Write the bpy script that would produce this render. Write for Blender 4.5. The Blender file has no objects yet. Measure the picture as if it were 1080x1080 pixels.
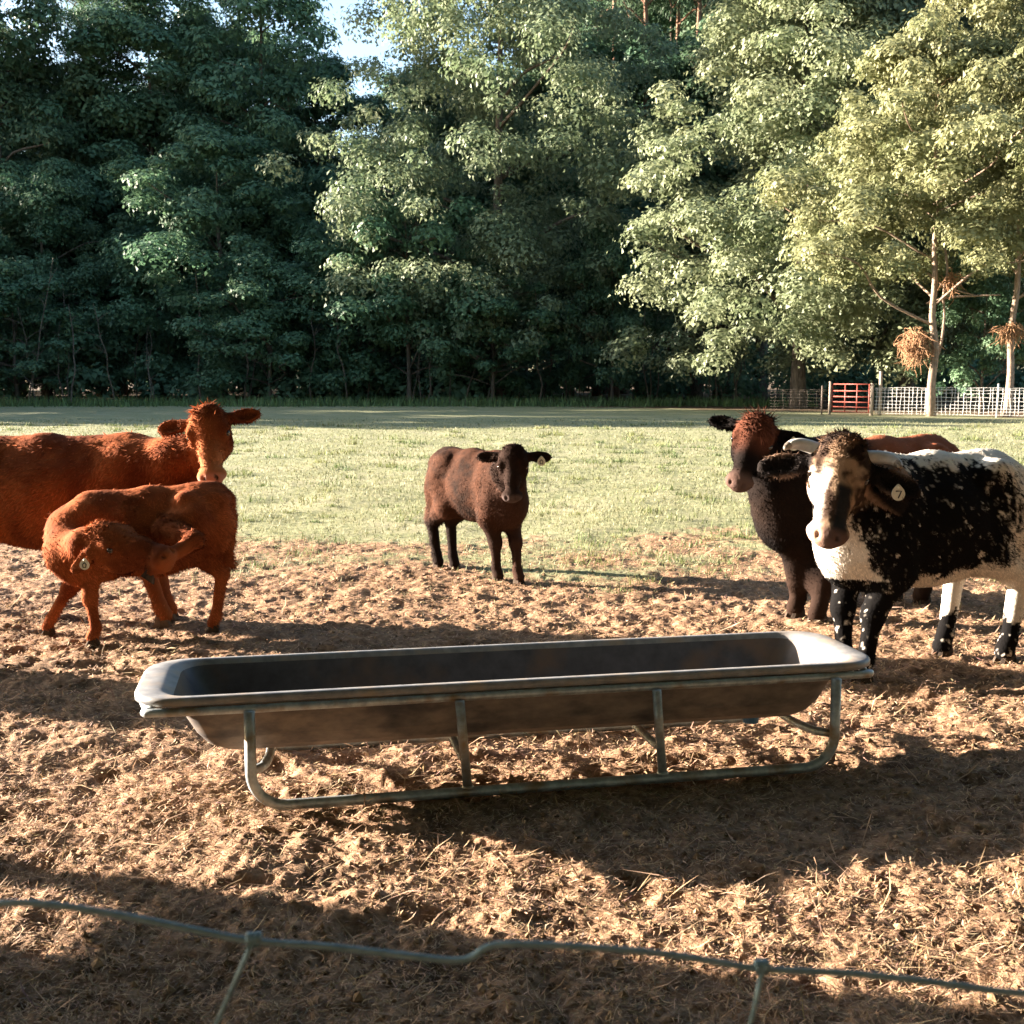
import bpy, bmesh, math, random
import numpy as np
from mathutils import Vector, Matrix

SC = bpy.context.scene
COL = SC.collection
R = math.radians

# ------------------------------------------------------------------ camera, sky, sun, exposure
F_PX = 1200.0                       # focal length in photo pixels (1080 px wide)
PITCH = math.atan(140.0 / F_PX)
CAM = Vector((0.0, 0.0, 1.6))
cam_d = bpy.data.cameras.new('camera')
cam_d.sensor_width = 36.0
cam_d.lens = 36.0 * F_PX / 1080.0
cam_d.clip_end = 2000.0
cam_d.dof.use_dof = True
cam_d.dof.focus_distance = 6.2
cam_d.dof.aperture_fstop = 8.0
cam_o = bpy.data.objects.new('camera', cam_d)
COL.objects.link(cam_o)
cam_o.location = CAM
cam_o.rotation_euler = (math.pi / 2 - PITCH, 0, 0)
SC.camera = cam_o

SUN_EL = R(12.4)
LDIR = Vector((0.954 * math.cos(SUN_EL), -0.300 * math.cos(SUN_EL), -math.sin(SUN_EL))).normalized()
world = bpy.data.worlds.new('World')
SC.world = world
world.use_nodes = True
wn = world.node_tree
sky = wn.nodes.new('ShaderNodeTexSky')
sky.sky_type = 'NISHITA'
sky.sun_disc = False
sky.sun_elevation = SUN_EL
sky.sun_rotation = math.atan2(-LDIR.x, -LDIR.y)
sky.air_density = 1.0
sky.dust_density = 1.6
sky.ozone_density = 1.8
bg = wn.nodes['Background']
bg.inputs['Strength'].default_value = 0.05
wn.links.new(sky.outputs['Color'], bg.inputs['Color'])

sun_d = bpy.data.lights.new('sun', 'SUN')
sun_d.energy = 5.0
sun_d.angle = R(0.5)
sun_d.color = (1.0, 0.86, 0.72)
sun_o = bpy.data.objects.new('sun', sun_d)
COL.objects.link(sun_o)
sun_o.location = (-30, 10, 20)
sun_o.rotation_euler = LDIR.to_track_quat('-Z', 'Y').to_euler()

SC.view_settings.view_transform = 'Standard'
SC.view_settings.look = 'None'
SC.view_settings.gamma = 1.0
SC.view_settings.use_curve_mapping = False
SC.view_settings.exposure = 3.42
SC.cycles.max_bounces = 6
SC.cycles.diffuse_bounces = 3
SC.cycles.transmission_bounces = 3
SC.cycles.glossy_bounces = 2

# ------------------------------------------------------------------ helpers
_cp, _sp = math.cos(PITCH), math.sin(PITCH)

def ray(px, py):
    """Direction of the sight line through a point of the photograph."""
    a, b = px - 540.0, 540.0 - py
    return Vector((a, F_PX * _cp + b * _sp, -F_PX * _sp + b * _cp))

def on_ground(px, py, z=0.0):
    d = ray(px, py)
    t = (z - CAM.z) / d.z
    return CAM + d * t

def at_depth(px, py, y):
    d = ray(px, py)
    return CAM + d * (y / d.y)

def hash_np(ix, iy, iz, seed):
    h = (ix.astype(np.int64) * 374761393 + iy.astype(np.int64) * 668265263
         + iz.astype(np.int64) * 1274126177 + seed * 974634777) & 0xFFFFFFFF
    h = ((h ^ (h >> 13)) * 1274126177) & 0xFFFFFFFF
    h = ((h ^ (h >> 16)) * 2246822519) & 0xFFFFFFFF
    return ((h ^ (h >> 15)) & 0xFFFFFF) / float(0xFFFFFF)

def noise2(x, y, seed=0):
    x0, y0 = np.floor(x), np.floor(y)
    fx, fy = x - x0, y - y0
    ux, uy = fx * fx * (3 - 2 * fx), fy * fy * (3 - 2 * fy)
    z = np.zeros_like(x0)
    a = hash_np(x0, y0, z, seed); b = hash_np(x0 + 1, y0, z, seed)
    c = hash_np(x0, y0 + 1, z, seed); d = hash_np(x0 + 1, y0 + 1, z, seed)
    return (a * (1 - ux) + b * ux) * (1 - uy) + (c * (1 - ux) + d * ux) * uy

def noise3(p, seed=0):
    q0 = np.floor(p); f = p - q0
    u = f * f * (3 - 2 * f)
    out = 0
    for i in (0, 1):
        for j in (0, 1):
            for k in (0, 1):
                w = (u[:, 0] if i else 1 - u[:, 0]) * (u[:, 1] if j else 1 - u[:, 1]) * (u[:, 2] if k else 1 - u[:, 2])
                out = out + w * hash_np(q0[:, 0] + i, q0[:, 1] + j, q0[:, 2] + k, seed)
    return out

def fbm3(p, octs=3, seed=0):
    a, s, t = 1.0, 0.0, 0.0
    for o in range(octs):
        s = s + a * noise3(p * (2.03 ** o), seed + o); t += a; a *= 0.5
    return s / t

def sstep(a, b, x):
    t = np.clip((x - a) / (b - a), 0, 1)
    return t * t * (3 - 2 * t)

def mesh_np(name, verts, faces, col=None, smooth=False, normals=None):
    """faces: (n,3) or (n,4) int array; col: (nverts,3) linear colours -> attribute 'col'."""
    verts = np.asarray(verts, dtype=np.float32); faces = np.asarray(faces, dtype=np.int32)
    me = bpy.data.meshes.new(name)
    n, k = faces.shape
    me.vertices.add(len(verts)); me.vertices.foreach_set('co', verts.ravel())
    me.loops.add(n * k); me.loops.foreach_set('vertex_index', faces.ravel())
    me.polygons.add(n)
    me.polygons.foreach_set('loop_start', np.arange(0, n * k, k, dtype=np.int32))
    me.polygons.foreach_set('use_smooth', np.full(n, smooth, dtype=bool))
    me.update(calc_edges=True)
    if col is not None:
        at = me.color_attributes.new('col', 'FLOAT_COLOR', 'POINT')
        c4 = np.ones((len(verts), 4), dtype=np.float32); c4[:, :3] = col
        at.data.foreach_set('color', c4.ravel())
    if normals is not None:
        me.normals_split_custom_set_from_vertices([tuple(v) for v in normals.tolist()])
    return me

def link(name, me, mat=None, parent=None):
    o = bpy.data.objects.new(name, me)
    COL.objects.link(o)
    if mat is not None and me is not None and len(me.materials) == 0:
        me.materials.append(mat)
    if parent is not None:
        o.parent = parent
    return o

def tag(o, label, cat, group=None):
    o['label'] = label; o['category'] = cat
    if group: o['group'] = group
    return o

def thing(name, label, cat, loc=(0, 0, 0), rz=0.0, group=None):
    o = bpy.data.objects.new(name, None)
    COL.objects.link(o)
    o.empty_display_size = 0.2
    o.location = loc; o.rotation_euler = (0, 0, rz)
    return tag(o, label, cat, group)

class MB:
    """Collects shapes for one mesh object."""
    def __init__(self):
        self.v, self.f = [], []
    def add(self, vs, fs):
        n = len(self.v)
        self.v += [tuple(p) for p in vs]
        self.f += [tuple(i + n for i in q) for q in fs]
    def box(self, c, s, rz=0.0, taper=1.0):
        x, y, z = s[0] / 2, s[1] / 2, s[2] / 2
        m = Matrix.Rotation(rz, 3, 'Z'); c = Vector(c)
        vs = []
        for dz, t in ((-z, 1), (z, taper)):
            for dx, dy in ((-x, -y), (x, -y), (x, y), (-x, y)):
                vs.append(c + m @ Vector((dx * t, dy * t, dz)))
        self.add(vs, [(3, 2, 1, 0), (4, 5, 6, 7), (0, 1, 5, 4), (1, 2, 6, 5), (2, 3, 7, 6), (3, 0, 4, 7)])
    def tube(self, pts, rad, seg=8, caps=True):
        pts = [Vector(p) for p in pts]
        if not hasattr(rad, '__len__'):
            rad = [rad] * len(pts)
        n = len(pts); rings = []; prev = None
        for i, p in enumerate(pts):
            t = (pts[min(i + 1, n - 1)] - pts[max(i - 1, 0)]).normalized()
            if prev is None:
                a = Vector((0, 0, 1)) if abs(t.z) < 0.9 else Vector((1, 0, 0))
                u = t.cross(a).normalized()
            else:
                u = (prev - t * prev.dot(t)).normalized()
            prev = u; w = t.cross(u)
            rings.append([p + (u * math.cos(2 * math.pi * k / seg) + w * math.sin(2 * math.pi * k / seg)) * rad[i] for k in range(seg)])
        vs = [q for r_ in rings for q in r_]; fs = []
        for i in range(n - 1):
            for k in range(seg):
                k2 = (k + 1) % seg
                fs.append((i * seg + k, i * seg + k2, (i + 1) * seg + k2, (i + 1) * seg + k))
        if caps:
            fs.append(tuple(range(seg - 1, -1, -1)))
            fs.append(tuple((n - 1) * seg + k for k in range(seg)))
        self.add(vs, fs)
    def build(self, name, mat, parent=None, smooth=True):
        me = bpy.data.meshes.new(name)
        me.from_pydata(self.v, [], self.f)
        me.update()
        me.polygons.foreach_set('use_smooth', np.full(len(me.polygons), smooth, dtype=bool))
        return link(name, me, mat, parent)

def curve_pts(pts, n=6):
    """Catmull-Rom through the points."""
    pts = [Vector(p) for p in pts]
    P = [pts[0] * 2 - pts[1]] + pts + [pts[-1] * 2 - pts[-2]]
    out = []
    for i in range(1, len(P) - 2):
        p0, p1, p2, p3 = P[i - 1], P[i], P[i + 1], P[i + 2]
        for k in range(n):
            t = k / n
            out.append(0.5 * ((2 * p1) + (p2 - p0) * t + (2 * p0 - 5 * p1 + 4 * p2 - p3) * t * t + (3 * p1 - p0 - 3 * p2 + p3) * t ** 3))
    out.append(pts[-1])
    return out

# ------------------------------------------------------------------ materials
def new_mat(name):
    m = bpy.data.materials.new(name)
    m.use_nodes = True
    nt = m.node_tree
    return m, nt, nt.nodes, nt.links, nt.nodes['Principled BSDF']

def mat_attr(name, rough=0.7, spec=0.3, translucent=0.0, sheen=0.0, bump=0.0, bscale=60.0, var=0.0):
    """Colour from the mesh's own 'col' attribute."""
    m, nt, N, L, P = new_mat(name)
    a = N.new('ShaderNodeAttribute'); a.attribute_name = 'col'
    src = a.outputs['Color']
    if var:
        oi = N.new('ShaderNodeObjectInfo'); hs = N.new('ShaderNodeHueSaturation')
        mr = N.new('ShaderNodeMapRange'); mr.inputs[3].default_value = 1 - var; mr.inputs[4].default_value = 1 + var
        mr2 = N.new('ShaderNodeMapRange'); mr2.inputs[3].default_value = 0.5 - var * 0.07; mr2.inputs[4].default_value = 0.5 + var * 0.07
        L.new(oi.outputs['Random'], mr.inputs[0]); L.new(oi.outputs['Random'], mr2.inputs[0])
        L.new(mr.outputs[0], hs.inputs['Value']); L.new(mr2.outputs[0], hs.inputs['Hue'])
        L.new(src, hs.inputs['Color']); src = hs.outputs['Color']
    L.new(src, P.inputs['Base Color'])
    P.inputs['Roughness'].default_value = rough
    P.inputs['Specular IOR Level'].default_value = spec
    if sheen:
        P.inputs['Sheen Weight'].default_value = sheen
        P.inputs['Sheen Roughness'].default_value = 0.4
        L.new(src, P.inputs['Sheen Tint'])
    if bump:
        tc = N.new('ShaderNodeTexCoord')
        n = N.new('ShaderNodeTexNoise'); n.inputs['Scale'].default_value = bscale; n.inputs['Detail'].default_value = 4
        b = N.new('ShaderNodeBump'); b.inputs['Strength'].default_value = bump; b.inputs['Distance'].default_value = 0.01
        L.new(tc.outputs['Object'], n.inputs['Vector']); L.new(n.outputs['Fac'], b.inputs['Height']); L.new(b.outputs['Normal'], P.inputs['Normal'])
    if translucent:
        t = N.new('ShaderNodeBsdfTranslucent'); L.new(src, t.inputs['Color'])
        mx = N.new('ShaderNodeMixShader'); mx.inputs[0].default_value = translucent
        L.new(P.outputs[0], mx.inputs[1]); L.new(t.outputs[0], mx.inputs[2])
        L.new(mx.outputs[0], N['Material Output'].inputs['Surface'])
    return m

def mat_noise(name, c1, c2, scale=8.0, rough=0.7, metal=0.0, spec=0.4, bump=0.2, bdist=0.01, detail=6, lo=0.35, hi=0.65, stretch=(1, 1, 1), c3=None, s3=2.0, r2=None):
    """Two (or three) colours broken up by noise, fine relief."""
    m, nt, N, L, P = new_mat(name)
    tc = N.new('ShaderNodeTexCoord'); mp = N.new('ShaderNodeMapping')
    mp.inputs['Scale'].default_value = stretch
    L.new(tc.outputs['Object'], mp.inputs['Vector'])
    n = N.new('ShaderNodeTexNoise'); n.inputs['Scale'].default_value = scale; n.inputs['Detail'].default_value = detail
    n.inputs['Roughness'].default_value = 0.62
    L.new(mp.outputs[0], n.inputs['Vector'])
    cr = N.new('ShaderNodeValToRGB')
    cr.color_ramp.elements[0].position = lo; cr.color_ramp.elements[1].position = hi
    cr.color_ramp.elements[0].color = (*c1, 1); cr.color_ramp.elements[1].color = (*c2, 1)
    L.new(n.outputs['Fac'], cr.inputs['Fac'])
    src = cr.outputs['Color']
    if c3 is not None:
        n3 = N.new('ShaderNodeTexNoise'); n3.inputs['Scale'].default_value = s3; n3.inputs['Detail'].default_value = 5
        L.new(mp.outputs[0], n3.inputs['Vector'])
        r3 = N.new('ShaderNodeMapRange'); r3.inputs[1].default_value = 0.5; r3.inputs[2].default_value = 0.68
        L.new(n3.outputs['Fac'], r3.inputs[0])
        mx = N.new('ShaderNodeMix'); mx.data_type = 'RGBA'
        L.new(r3.outputs[0], mx.inputs['Factor']); L.new(src, mx.inputs['A']); mx.inputs['B'].default_value = (*c3, 1)
        src = mx.outputs['Result']
    L.new(src, P.inputs['Base Color'])
    if r2 is not None:
        rr = N.new('ShaderNodeMapRange'); rr.inputs[3].default_value = rough; rr.inputs[4].default_value = r2
        L.new(n.outputs['Fac'], rr.inputs[0]); L.new(rr.outputs[0], P.inputs['Roughness'])
    else:
        P.inputs['Roughness'].default_value = rough
    P.inputs['Metallic'].default_value = metal
    P.inputs['Specular IOR Level'].default_value = spec
    if bump:
        b = N.new('ShaderNodeBump'); b.inputs['Strength'].default_value = bump; b.inputs['Distance'].default_value = bdist
        L.new(n.outputs['Fac'], b.inputs['Height']); L.new(b.outputs['Normal'], P.inputs['Normal'])
    return m
# ------------------------------------------------------------------ the ground
def mud_weight(x, y):
    """1 on the trampled mud round the feed trough, 0 on the pasture."""
    edge = 10.4 + 2.6 * (noise2(x * 0.35 + 9, y * 0.35, 51) - 0.5) + 2.2 * (noise2(x * 1.3, y * 1.3, 52) - 0.5) + 0.10 * np.abs(x)
    edge = edge + np.where(x < 0, -0.10 * x, -0.06 * x)
    return 1 - sstep(-1.5, 1.9, y - edge)

def ground_h(x, y):
    x = np.asarray(x, dtype=float); y = np.asarray(y, dtype=float)
    r = np.sqrt(x * x + y * y)
    w = mud_weight(x, y)
    h = 0.030 * (noise2(x * 0.9, y * 0.9, 1) - 0.5)
    b = np.abs(noise2(x * 4.2, y * 4.2, 2) - 0.5) * 2
    h = h + w * 0.020 * (b - 0.5)
    h = h + w * 0.024 * (noise2(x * 6.5 + 3, y * 6.5, 3) - 0.5)
    h = h + w * 0.022 * (noise2(x * 15, y * 15, 4) - 0.5)
    h = h + w * 0.019 * (noise2(x * 34, y * 34, 5) - 0.5)
    h = h + 0.008 * (noise2(x * 70, y * 70, 6) - 0.5)
    # hoof prints: small sharp pits
    cx, cy = np.floor(x * 2.6), np.floor(y * 2.6)
    for dx in (-1, 0, 1):
        for dy in (-1, 0, 1):
            gx, gy = cx + dx, cy + dy
            z = np.zeros_like(gx)
            px = (gx + hash_np(gx, gy, z, 11)) / 2.6; py = (gy + hash_np(gx, gy, z, 12)) / 2.6
            on = hash_np(gx, gy, z, 13) > 0.50
            d2 = ((x - px) ** 2 + (y - py) ** 2) / (0.055 ** 2)
            h = h - np.where(on, 0.040 * np.exp(-d2 ** 1.5), 0) * w
    h = h + (1 - w) * 0.030 * (noise2(x * 1.7, y * 1.7, 7) - 0.5) * sstep(200, 20, r)
    return h

def build_ground():
    rr = [1.0]
    while rr[-1] < 700:
        r = rr[-1]
        if r < 2.2: k = 1.02
        elif r < 13: k = 1.0040
        elif r < 30: k = 1.008
        else: k = 1.045
        rr.append(r * k)
    rr = np.array(rr)
    fine = np.concatenate([np.linspace(R(46), R(62), 70)[:-1], np.linspace(R(62), R(118), 500), np.linspace(R(118), R(134), 70)[1:]])
    rest = np.linspace(R(134), R(46 + 360), 60)[1:-1]
    aa = np.concatenate([fine, rest])
    na, nr = len(aa), len(rr)
    A, Q = np.meshgrid(aa, rr)
    X, Y = Q * np.cos(A), Q * np.sin(A)
    Z = ground_h(X.ravel(), Y.ravel())
    V = np.stack([X.ravel(), Y.ravel(), Z], 1)
    i, j = np.meshgrid(np.arange(nr - 1), np.arange(na), indexing='ij')
    j2 = (j + 1) % na
    fs = np.stack([i * na + j, (i + 1) * na + j, (i + 1) * na + j2, i * na + j2], -1).reshape(-1, 4)
    # close the middle
    V = np.vstack([V, [[0, 0, 0]]])
    w = np.concatenate([mud_weight(X.ravel(), Y.ravel()), [1.0]])
    col = np.zeros((len(V), 3)); col[:, 0] = w
    me = mesh_np('ground', V, fs[:, ::-1], col, smooth=True)
    return me

def ground_material():
    m, nt, N, L, P = new_mat('mud_and_pasture')
    tc = N.new('ShaderNodeTexCoord')
    def noise(scale, detail=6, rough=0.6):
        n = N.new('ShaderNodeTexNoise'); n.inputs['Scale'].default_value = scale
        n.inputs['Detail'].default_value = detail; n.inputs['Roughness'].default_value = rough
        L.new(tc.outputs['Object'], n.inputs['Vector']); return n.outputs['Fac']
    def ramp(fac, stops):
        r = N.new('ShaderNodeValToRGB'); e = r.color_ramp.elements
        while len(e) < len(stops): e.new(0.5)
        for k, (p, c) in enumerate(stops):
            e[k].position = p; e[k].color = (*c, 1)
        L.new(fac, r.inputs['Fac']); return r.outputs['Color']
    def mix(f, a, b):
        x = N.new('ShaderNodeMix'); x.data_type = 'RGBA'
        L.new(f, x.inputs['Factor']); L.new(a, x.inputs['A']); L.new(b, x.inputs['B']); return x.outputs['Result']
    def mrange(f, a, b, c=0.0, d=1.0):
        x = N.new('ShaderNodeMapRange'); x.inputs[1].default_value = a; x.inputs[2].default_value = b
        x.inputs[3].default_value = c; x.inputs[4].default_value = d; x.clamp = True
        L.new(f, x.inputs[0]); return x.outputs[0]
    mud = ramp(noise(22, 10, 0.72), [(0.30, (0.09, 0.051, 0.031)), (0.46, (0.215, 0.128, 0.076)), (0.58, (0.325, 0.202, 0.122)), (0.72, (0.41, 0.272, 0.168))])
    dung = ramp(noise(60, 6), [(0.3, (0.045, 0.028, 0.018)), (0.7, (0.13, 0.080, 0.045))])
    mud = mix(mrange(noise(2.3, 7, 0.65), 0.53, 0.63, 0, 0.85), mud, dung)
    grass = ramp(noise(7, 10, 0.75), [(0.30, (0.092, 0.112, 0.050)), (0.48, (0.172, 0.180, 0.092)), (0.60, (0.235, 0.230, 0.130)), (0.74, (0.295, 0.275, 0.170))])
    straw = ramp(noise(40, 6), [(0.3, (0.24, 0.22, 0.135)), (0.7, (0.36, 0.325, 0.22))])
    grass = mix(mrange(noise(0.55, 6, 0.7), 0.47, 0.66, 0, 0.6), grass, straw)
    at = N.new('ShaderNodeAttribute'); at.attribute_name = 'col'
    sep = N.new('ShaderNodeSeparateColor'); L.new(at.outputs['Color'], sep.inputs[0])
    add = N.new('ShaderNodeMath'); add.operation = 'ADD'
    L.new(sep.outputs[0], add.inputs[0]); L.new(mrange(noise(5, 9, 0.75), 0.25, 0.75, -0.45, 0.45), add.inputs[1])
    base = mix(mrange(add.outputs[0], 0.38, 0.62), grass, mud)
    # leaf litter under the trees
    sx = N.new('ShaderNodeSeparateXYZ'); L.new(tc.outputs['Object'], sx.inputs[0])
    ly = N.new('ShaderNodeMath'); ly.operation = 'ADD'
    rx = N.new('ShaderNodeMath'); rx.operation = 'MAXIMUM'; rx.inputs[1].default_value = 0.0; L.new(sx.outputs['X'], rx.inputs[0])
    ry = N.new('ShaderNodeMath'); ry.operation = 'ADD'; L.new(rx.outputs[0], ry.inputs[0]); L.new(sx.outputs['Y'], ry.inputs[1])
    L.new(ry.outputs[0], ly.inputs[0]); L.new(mrange(noise(0.35, 5), 0.3, 0.7, -4, 4), ly.inputs[1])
    litter = ramp(noise(9, 8), [(0.3, (0.05, 0.032, 0.018)), (0.7, (0.15, 0.10, 0.06))])
    base = mix(mrange(ly.outputs[0], 69, 73), base, litter)
    L.new(base, P.inputs['Base Color'])
    P.inputs['Roughness'].default_value = 0.95
    P.inputs['Specular IOR Level'].default_value = 0.12
    b = N.new('ShaderNodeBump'); b.inputs['Strength'].default_value = 0.7; b.inputs['Distance'].default_value = 0.012
    L.new(noise(110, 5, 0.7), b.inputs['Height']); L.new(b.outputs['Normal'], P.inputs['Normal'])
    return m

ground = link('ground', build_ground(), ground_material())
ground['kind'] = 'structure'

def fan_points(n, y0, y1, rng, half=0.52):
    y = np.exp(rng.uniform(math.log(y0), math.log(y1), n))
    x = rng.uniform(-half, half, n) * y
    return x, y

def blades_mesh(name, x, y, length, width, tilt, col, rng, lift=0.004, tri=False):
    """Thin strips: tilt is the angle from level."""
    n = len(x)
    az = rng.uniform(0, 2 * math.pi, n)
    d = np.stack([np.cos(az) * np.cos(tilt), np.sin(az) * np.cos(tilt), np.sin(tilt)], 1)
    s = np.stack([-np.sin(az), np.cos(az), rng.uniform(-0.5, 0.5, n)], 1)
    p = np.stack([x, y, ground_h(x, y) + lift], 1)
    w = (width / 2)[:, None]; l = length[:, None]
    bend = np.stack([rng.normal(0, 0.12, n), rng.normal(0, 0.12, n), rng.normal(0, 0.05, n)], 1) * l
    if tri:
        V = np.stack([p - s * w, p + s * w, p + d * l], 1).reshape(-1, 3)
        Fc = np.arange(3 * n).reshape(-1, 3); k = 3
    else:
        mid = p + d * l * 0.5 + bend
        V = np.stack([p, mid + s * w, p + d * l, mid - s * w], 1).reshape(-1, 3)
        Fc = np.arange(4 * n).reshape(-1, 4); k = 4
    return mesh_np(name, V, Fc, np.repeat(col, k, 0))

rng = np.random.default_rng(7)
M_STRAW = mat_attr('straw', 0.75, 0.25, translucent=0.15)
x, y = fan_points(185000, 2.5, 11.5, rng, 0.74)
keep = rng.uniform(0, 1, len(x)) < mud_weight(x, y) * np.clip(0.30 + 1.3 * noise2(x * 1.6, y * 1.6, 31), 0, 1)
x, y = x[keep], y[keep]; n = len(x)
base = np.array([0.445, 0.295, 0.180]) * rng.uniform(0.35, 1.15, (n, 1)) * np.array([1, 1, 1]) + rng.normal(0, 0.012, (n, 3))
long_ = rng.uniform(0, 1, n) < 0.022
L_ = np.where(long_, rng.uniform(0.09, 0.22, n), rng.uniform(0.012, 0.050, n))
W_ = np.clip(0.0011 * y, 0.0035, 0.010) * rng.uniform(0.6, 1.3, n)
T_ = np.abs(rng.normal(0, 0.30, n))
o = link('straw_litter', blades_mesh('straw_litter', x, y, L_, W_, T_, np.clip(base, 0.02, 1), rng, 0.006), M_STRAW)
o['kind'] = 'stuff'; o['label'] = 'chopped straw and dry stalks trodden into the mud'

M_GRASS = mat_attr('grass_blades', 0.7, 0.25, translucent=0.25)
x, y = fan_points(140000, 7.5, 46, rng, 0.62)
w = mud_weight(x, y)
keep = rng.uniform(0, 1, len(x)) < (1 - w) * (0.35 + 0.9 * noise2(x * 0.9, y * 0.9, 41)) + 0.006
x, y = x[keep], y[keep]; n = len(x)
t = rng.uniform(0, 1, (n, 1)) * 0.6 + 0.4 * noise2(x * 0.8, y * 0.8, 44)[:, None]
gc = np.array([0.115, 0.148, 0.060]) * (1 - t) + np.array([0.29, 0.268, 0.158]) * t
L_ = rng.uniform(0.018, 0.055, n) * (1 + y * 0.012)
W_ = np.clip(0.0009 * y, 0.006, 0.03) * rng.uniform(0.7, 1.4, n)
tilt_ = rng.uniform(0.4, 1.4, n)
gc = gc * rng.uniform(0.7, 1.2, (n, 1))
# tussocks and weeds the cattle left standing, and the ragged edge under the trees
tx, ty = fan_points(420, 8.5, 40, rng, 0.5)
tk = mud_weight(tx, ty) < 0.75; tx, ty = tx[tk], ty[tk]
ts = rng.uniform(0.04, 0.14, len(tx)) * (0.8 + ty * 0.02)
ti = np.repeat(np.arange(len(tx)), 34); m_ = len(ti)
ex = rng.uniform(-40, 18, 9000); ey = 69 + rng.normal(0, 1.3, 9000) + 1.5 * (noise2(ex * 0.3, ex * 0, 45) - 0.5)
x = np.concatenate([x, tx[ti] + rng.normal(0, 1, m_) * ts[ti], ex]); y = np.concatenate([y, ty[ti] + rng.normal(0, 1, m_) * ts[ti], ey])
dark = np.array([0.085, 0.125, 0.045]) * rng.uniform(0.5, 1.5, (m_, 1)) + np.array([0.05, 0.03, 0.01]) * rng.uniform(0, 1.6, len(tx))[ti][:, None]
gc = np.concatenate([gc, dark, np.array([0.10, 0.15, 0.055]) * rng.uniform(0.5, 1.6, (9000, 1))])
L_ = np.concatenate([L_, ts[ti] * rng.uniform(0.4, 1.1, m_), rng.uniform(0.15, 0.75, 9000)])
W_ = np.concatenate([W_, np.clip(0.0009 * ty[ti], 0.008, 0.03), rng.uniform(0.04, 0.10, 9000)])
tilt_ = np.concatenate([tilt_, rng.uniform(0.6, 1.45, m_), rng.uniform(0.9, 1.5, 9000)]); n = len(x)
o = link('pasture_grass', blades_mesh('pasture_grass', x, y, L_, W_, tilt_, gc, rng, 0.0, tri=True), M_GRASS)
o['kind'] = 'stuff'; o['label'] = 'short grazed grass of the sunlit pasture'

# crumbs of earth and dung
M_CLOD = mat_attr('earth_crumbs', 0.95, 0.1, bump=0.5, bscale=90)
x, y = fan_points(11000, 2.6, 11.5, rng, 0.74)
keep = rng.uniform(0, 1, len(x)) < mud_weight(x, y) * np.clip(noise2(x * 1.1, y * 1.1, 61) * 1.6 - 0.2, 0, 1)
x, y = x[keep], y[keep]; n = len(x)
octa = np.array([[1, 0, 0], [-1, 0, 0], [0, 1, 0], [0, -1, 0], [0, 0, 1], [0, 0, -1]], float)
of = np.array([[0, 2, 4], [2, 1, 4], [1, 3, 4], [3, 0, 4], [2, 0, 5], [1, 2, 5], [3, 1, 5], [0, 3, 5]])
sz = rng.uniform(0.004, 0.012, n) * np.where(rng.uniform(0, 1, n) < 0.05, 1.6, 1)
V = octa[None] * rng.uniform(0.6, 1.4, (n, 6, 1)) * sz[:, None, None] * np.array([1.2, 1.2, 0.8])
az = rng.uniform(0, 6.28, n); ca, sa = np.cos(az)[:, None], np.sin(az)[:, None]
V = np.stack([V[:, :, 0] * ca - V[:, :, 1] * sa, V[:, :, 0] * sa + V[:, :, 1] * ca, V[:, :, 2]], -1)
V = V + np.stack([x, y, ground_h(x, y) + sz * 0.3], 1)[:, None]
Fc = (of[None] + (np.arange(n) * 6)[:, None, None]).reshape(-1, 3)
cc = np.repeat(np.array([0.27, 0.175, 0.10]) * rng.uniform(0.35, 1.2, (n, 1)), 6, 0)
o = link('earth_crumbs', mesh_np('earth_crumbs', V.reshape(-1, 3), Fc, cc), M_CLOD)
o['kind'] = 'stuff'; o['label'] = 'loose crumbs of trampled earth and dung'
# ------------------------------------------------------------------ feed trough
M_TUB = mat_noise('shaded_trough_plastic', (0.030, 0.033, 0.041), (0.060, 0.063, 0.072), 14, rough=0.42, spec=0.4, bump=0.10, bdist=0.004, c3=(0.10, 0.068, 0.046), s3=4, r2=0.6)  # inside of the tub, its navy interior shade put into the colour
M_DUST_BOUNCE = mat_noise('dust_and_bounce_tub_shell', (0.12, 0.098, 0.082), (0.23, 0.180, 0.140), 9, rough=0.7, spec=0.25, bump=0.25, bdist=0.004, c3=(0.045, 0.042, 0.044), s3=3.5, r2=0.85, stretch=(1, 1, 2.2))  # same plastic outside: dust colour with brown ground bounce mixed in
M_RIM = mat_noise('trough_rim', (0.13, 0.132, 0.138), (0.23, 0.228, 0.225), 18, rough=0.40, spec=0.5, bump=0.08, bdist=0.003, c3=(0.26, 0.21, 0.16), s3=7, r2=0.55)
M_GALV = mat_noise('galvanised_pipe', (0.24, 0.275, 0.285), (0.43, 0.47, 0.48), 26, rough=0.42, metal=0.6, bump=0.10, bdist=0.002, c3=(0.24, 0.17, 0.10), s3=9, r2=0.6)
M_BLUE = mat_noise('blue_plastic', (0.02, 0.10, 0.22), (0.03, 0.15, 0.30), 20, rough=0.5)

def rrect(L, W, r, z, n=6):
    out = []
    for cx, cy, a0 in ((L / 2 - r, W / 2 - r, 0), (-L / 2 + r, W / 2 - r, 90), (-L / 2 + r, -W / 2 + r, 180), (L / 2 - r, -W / 2 + r, 270)):
        for k in range(n + 1):
            a = R(a0 + 90 * k / n)
            out.append((cx + r * math.cos(a), cy + r * math.sin(a), z))
    return out

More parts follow.
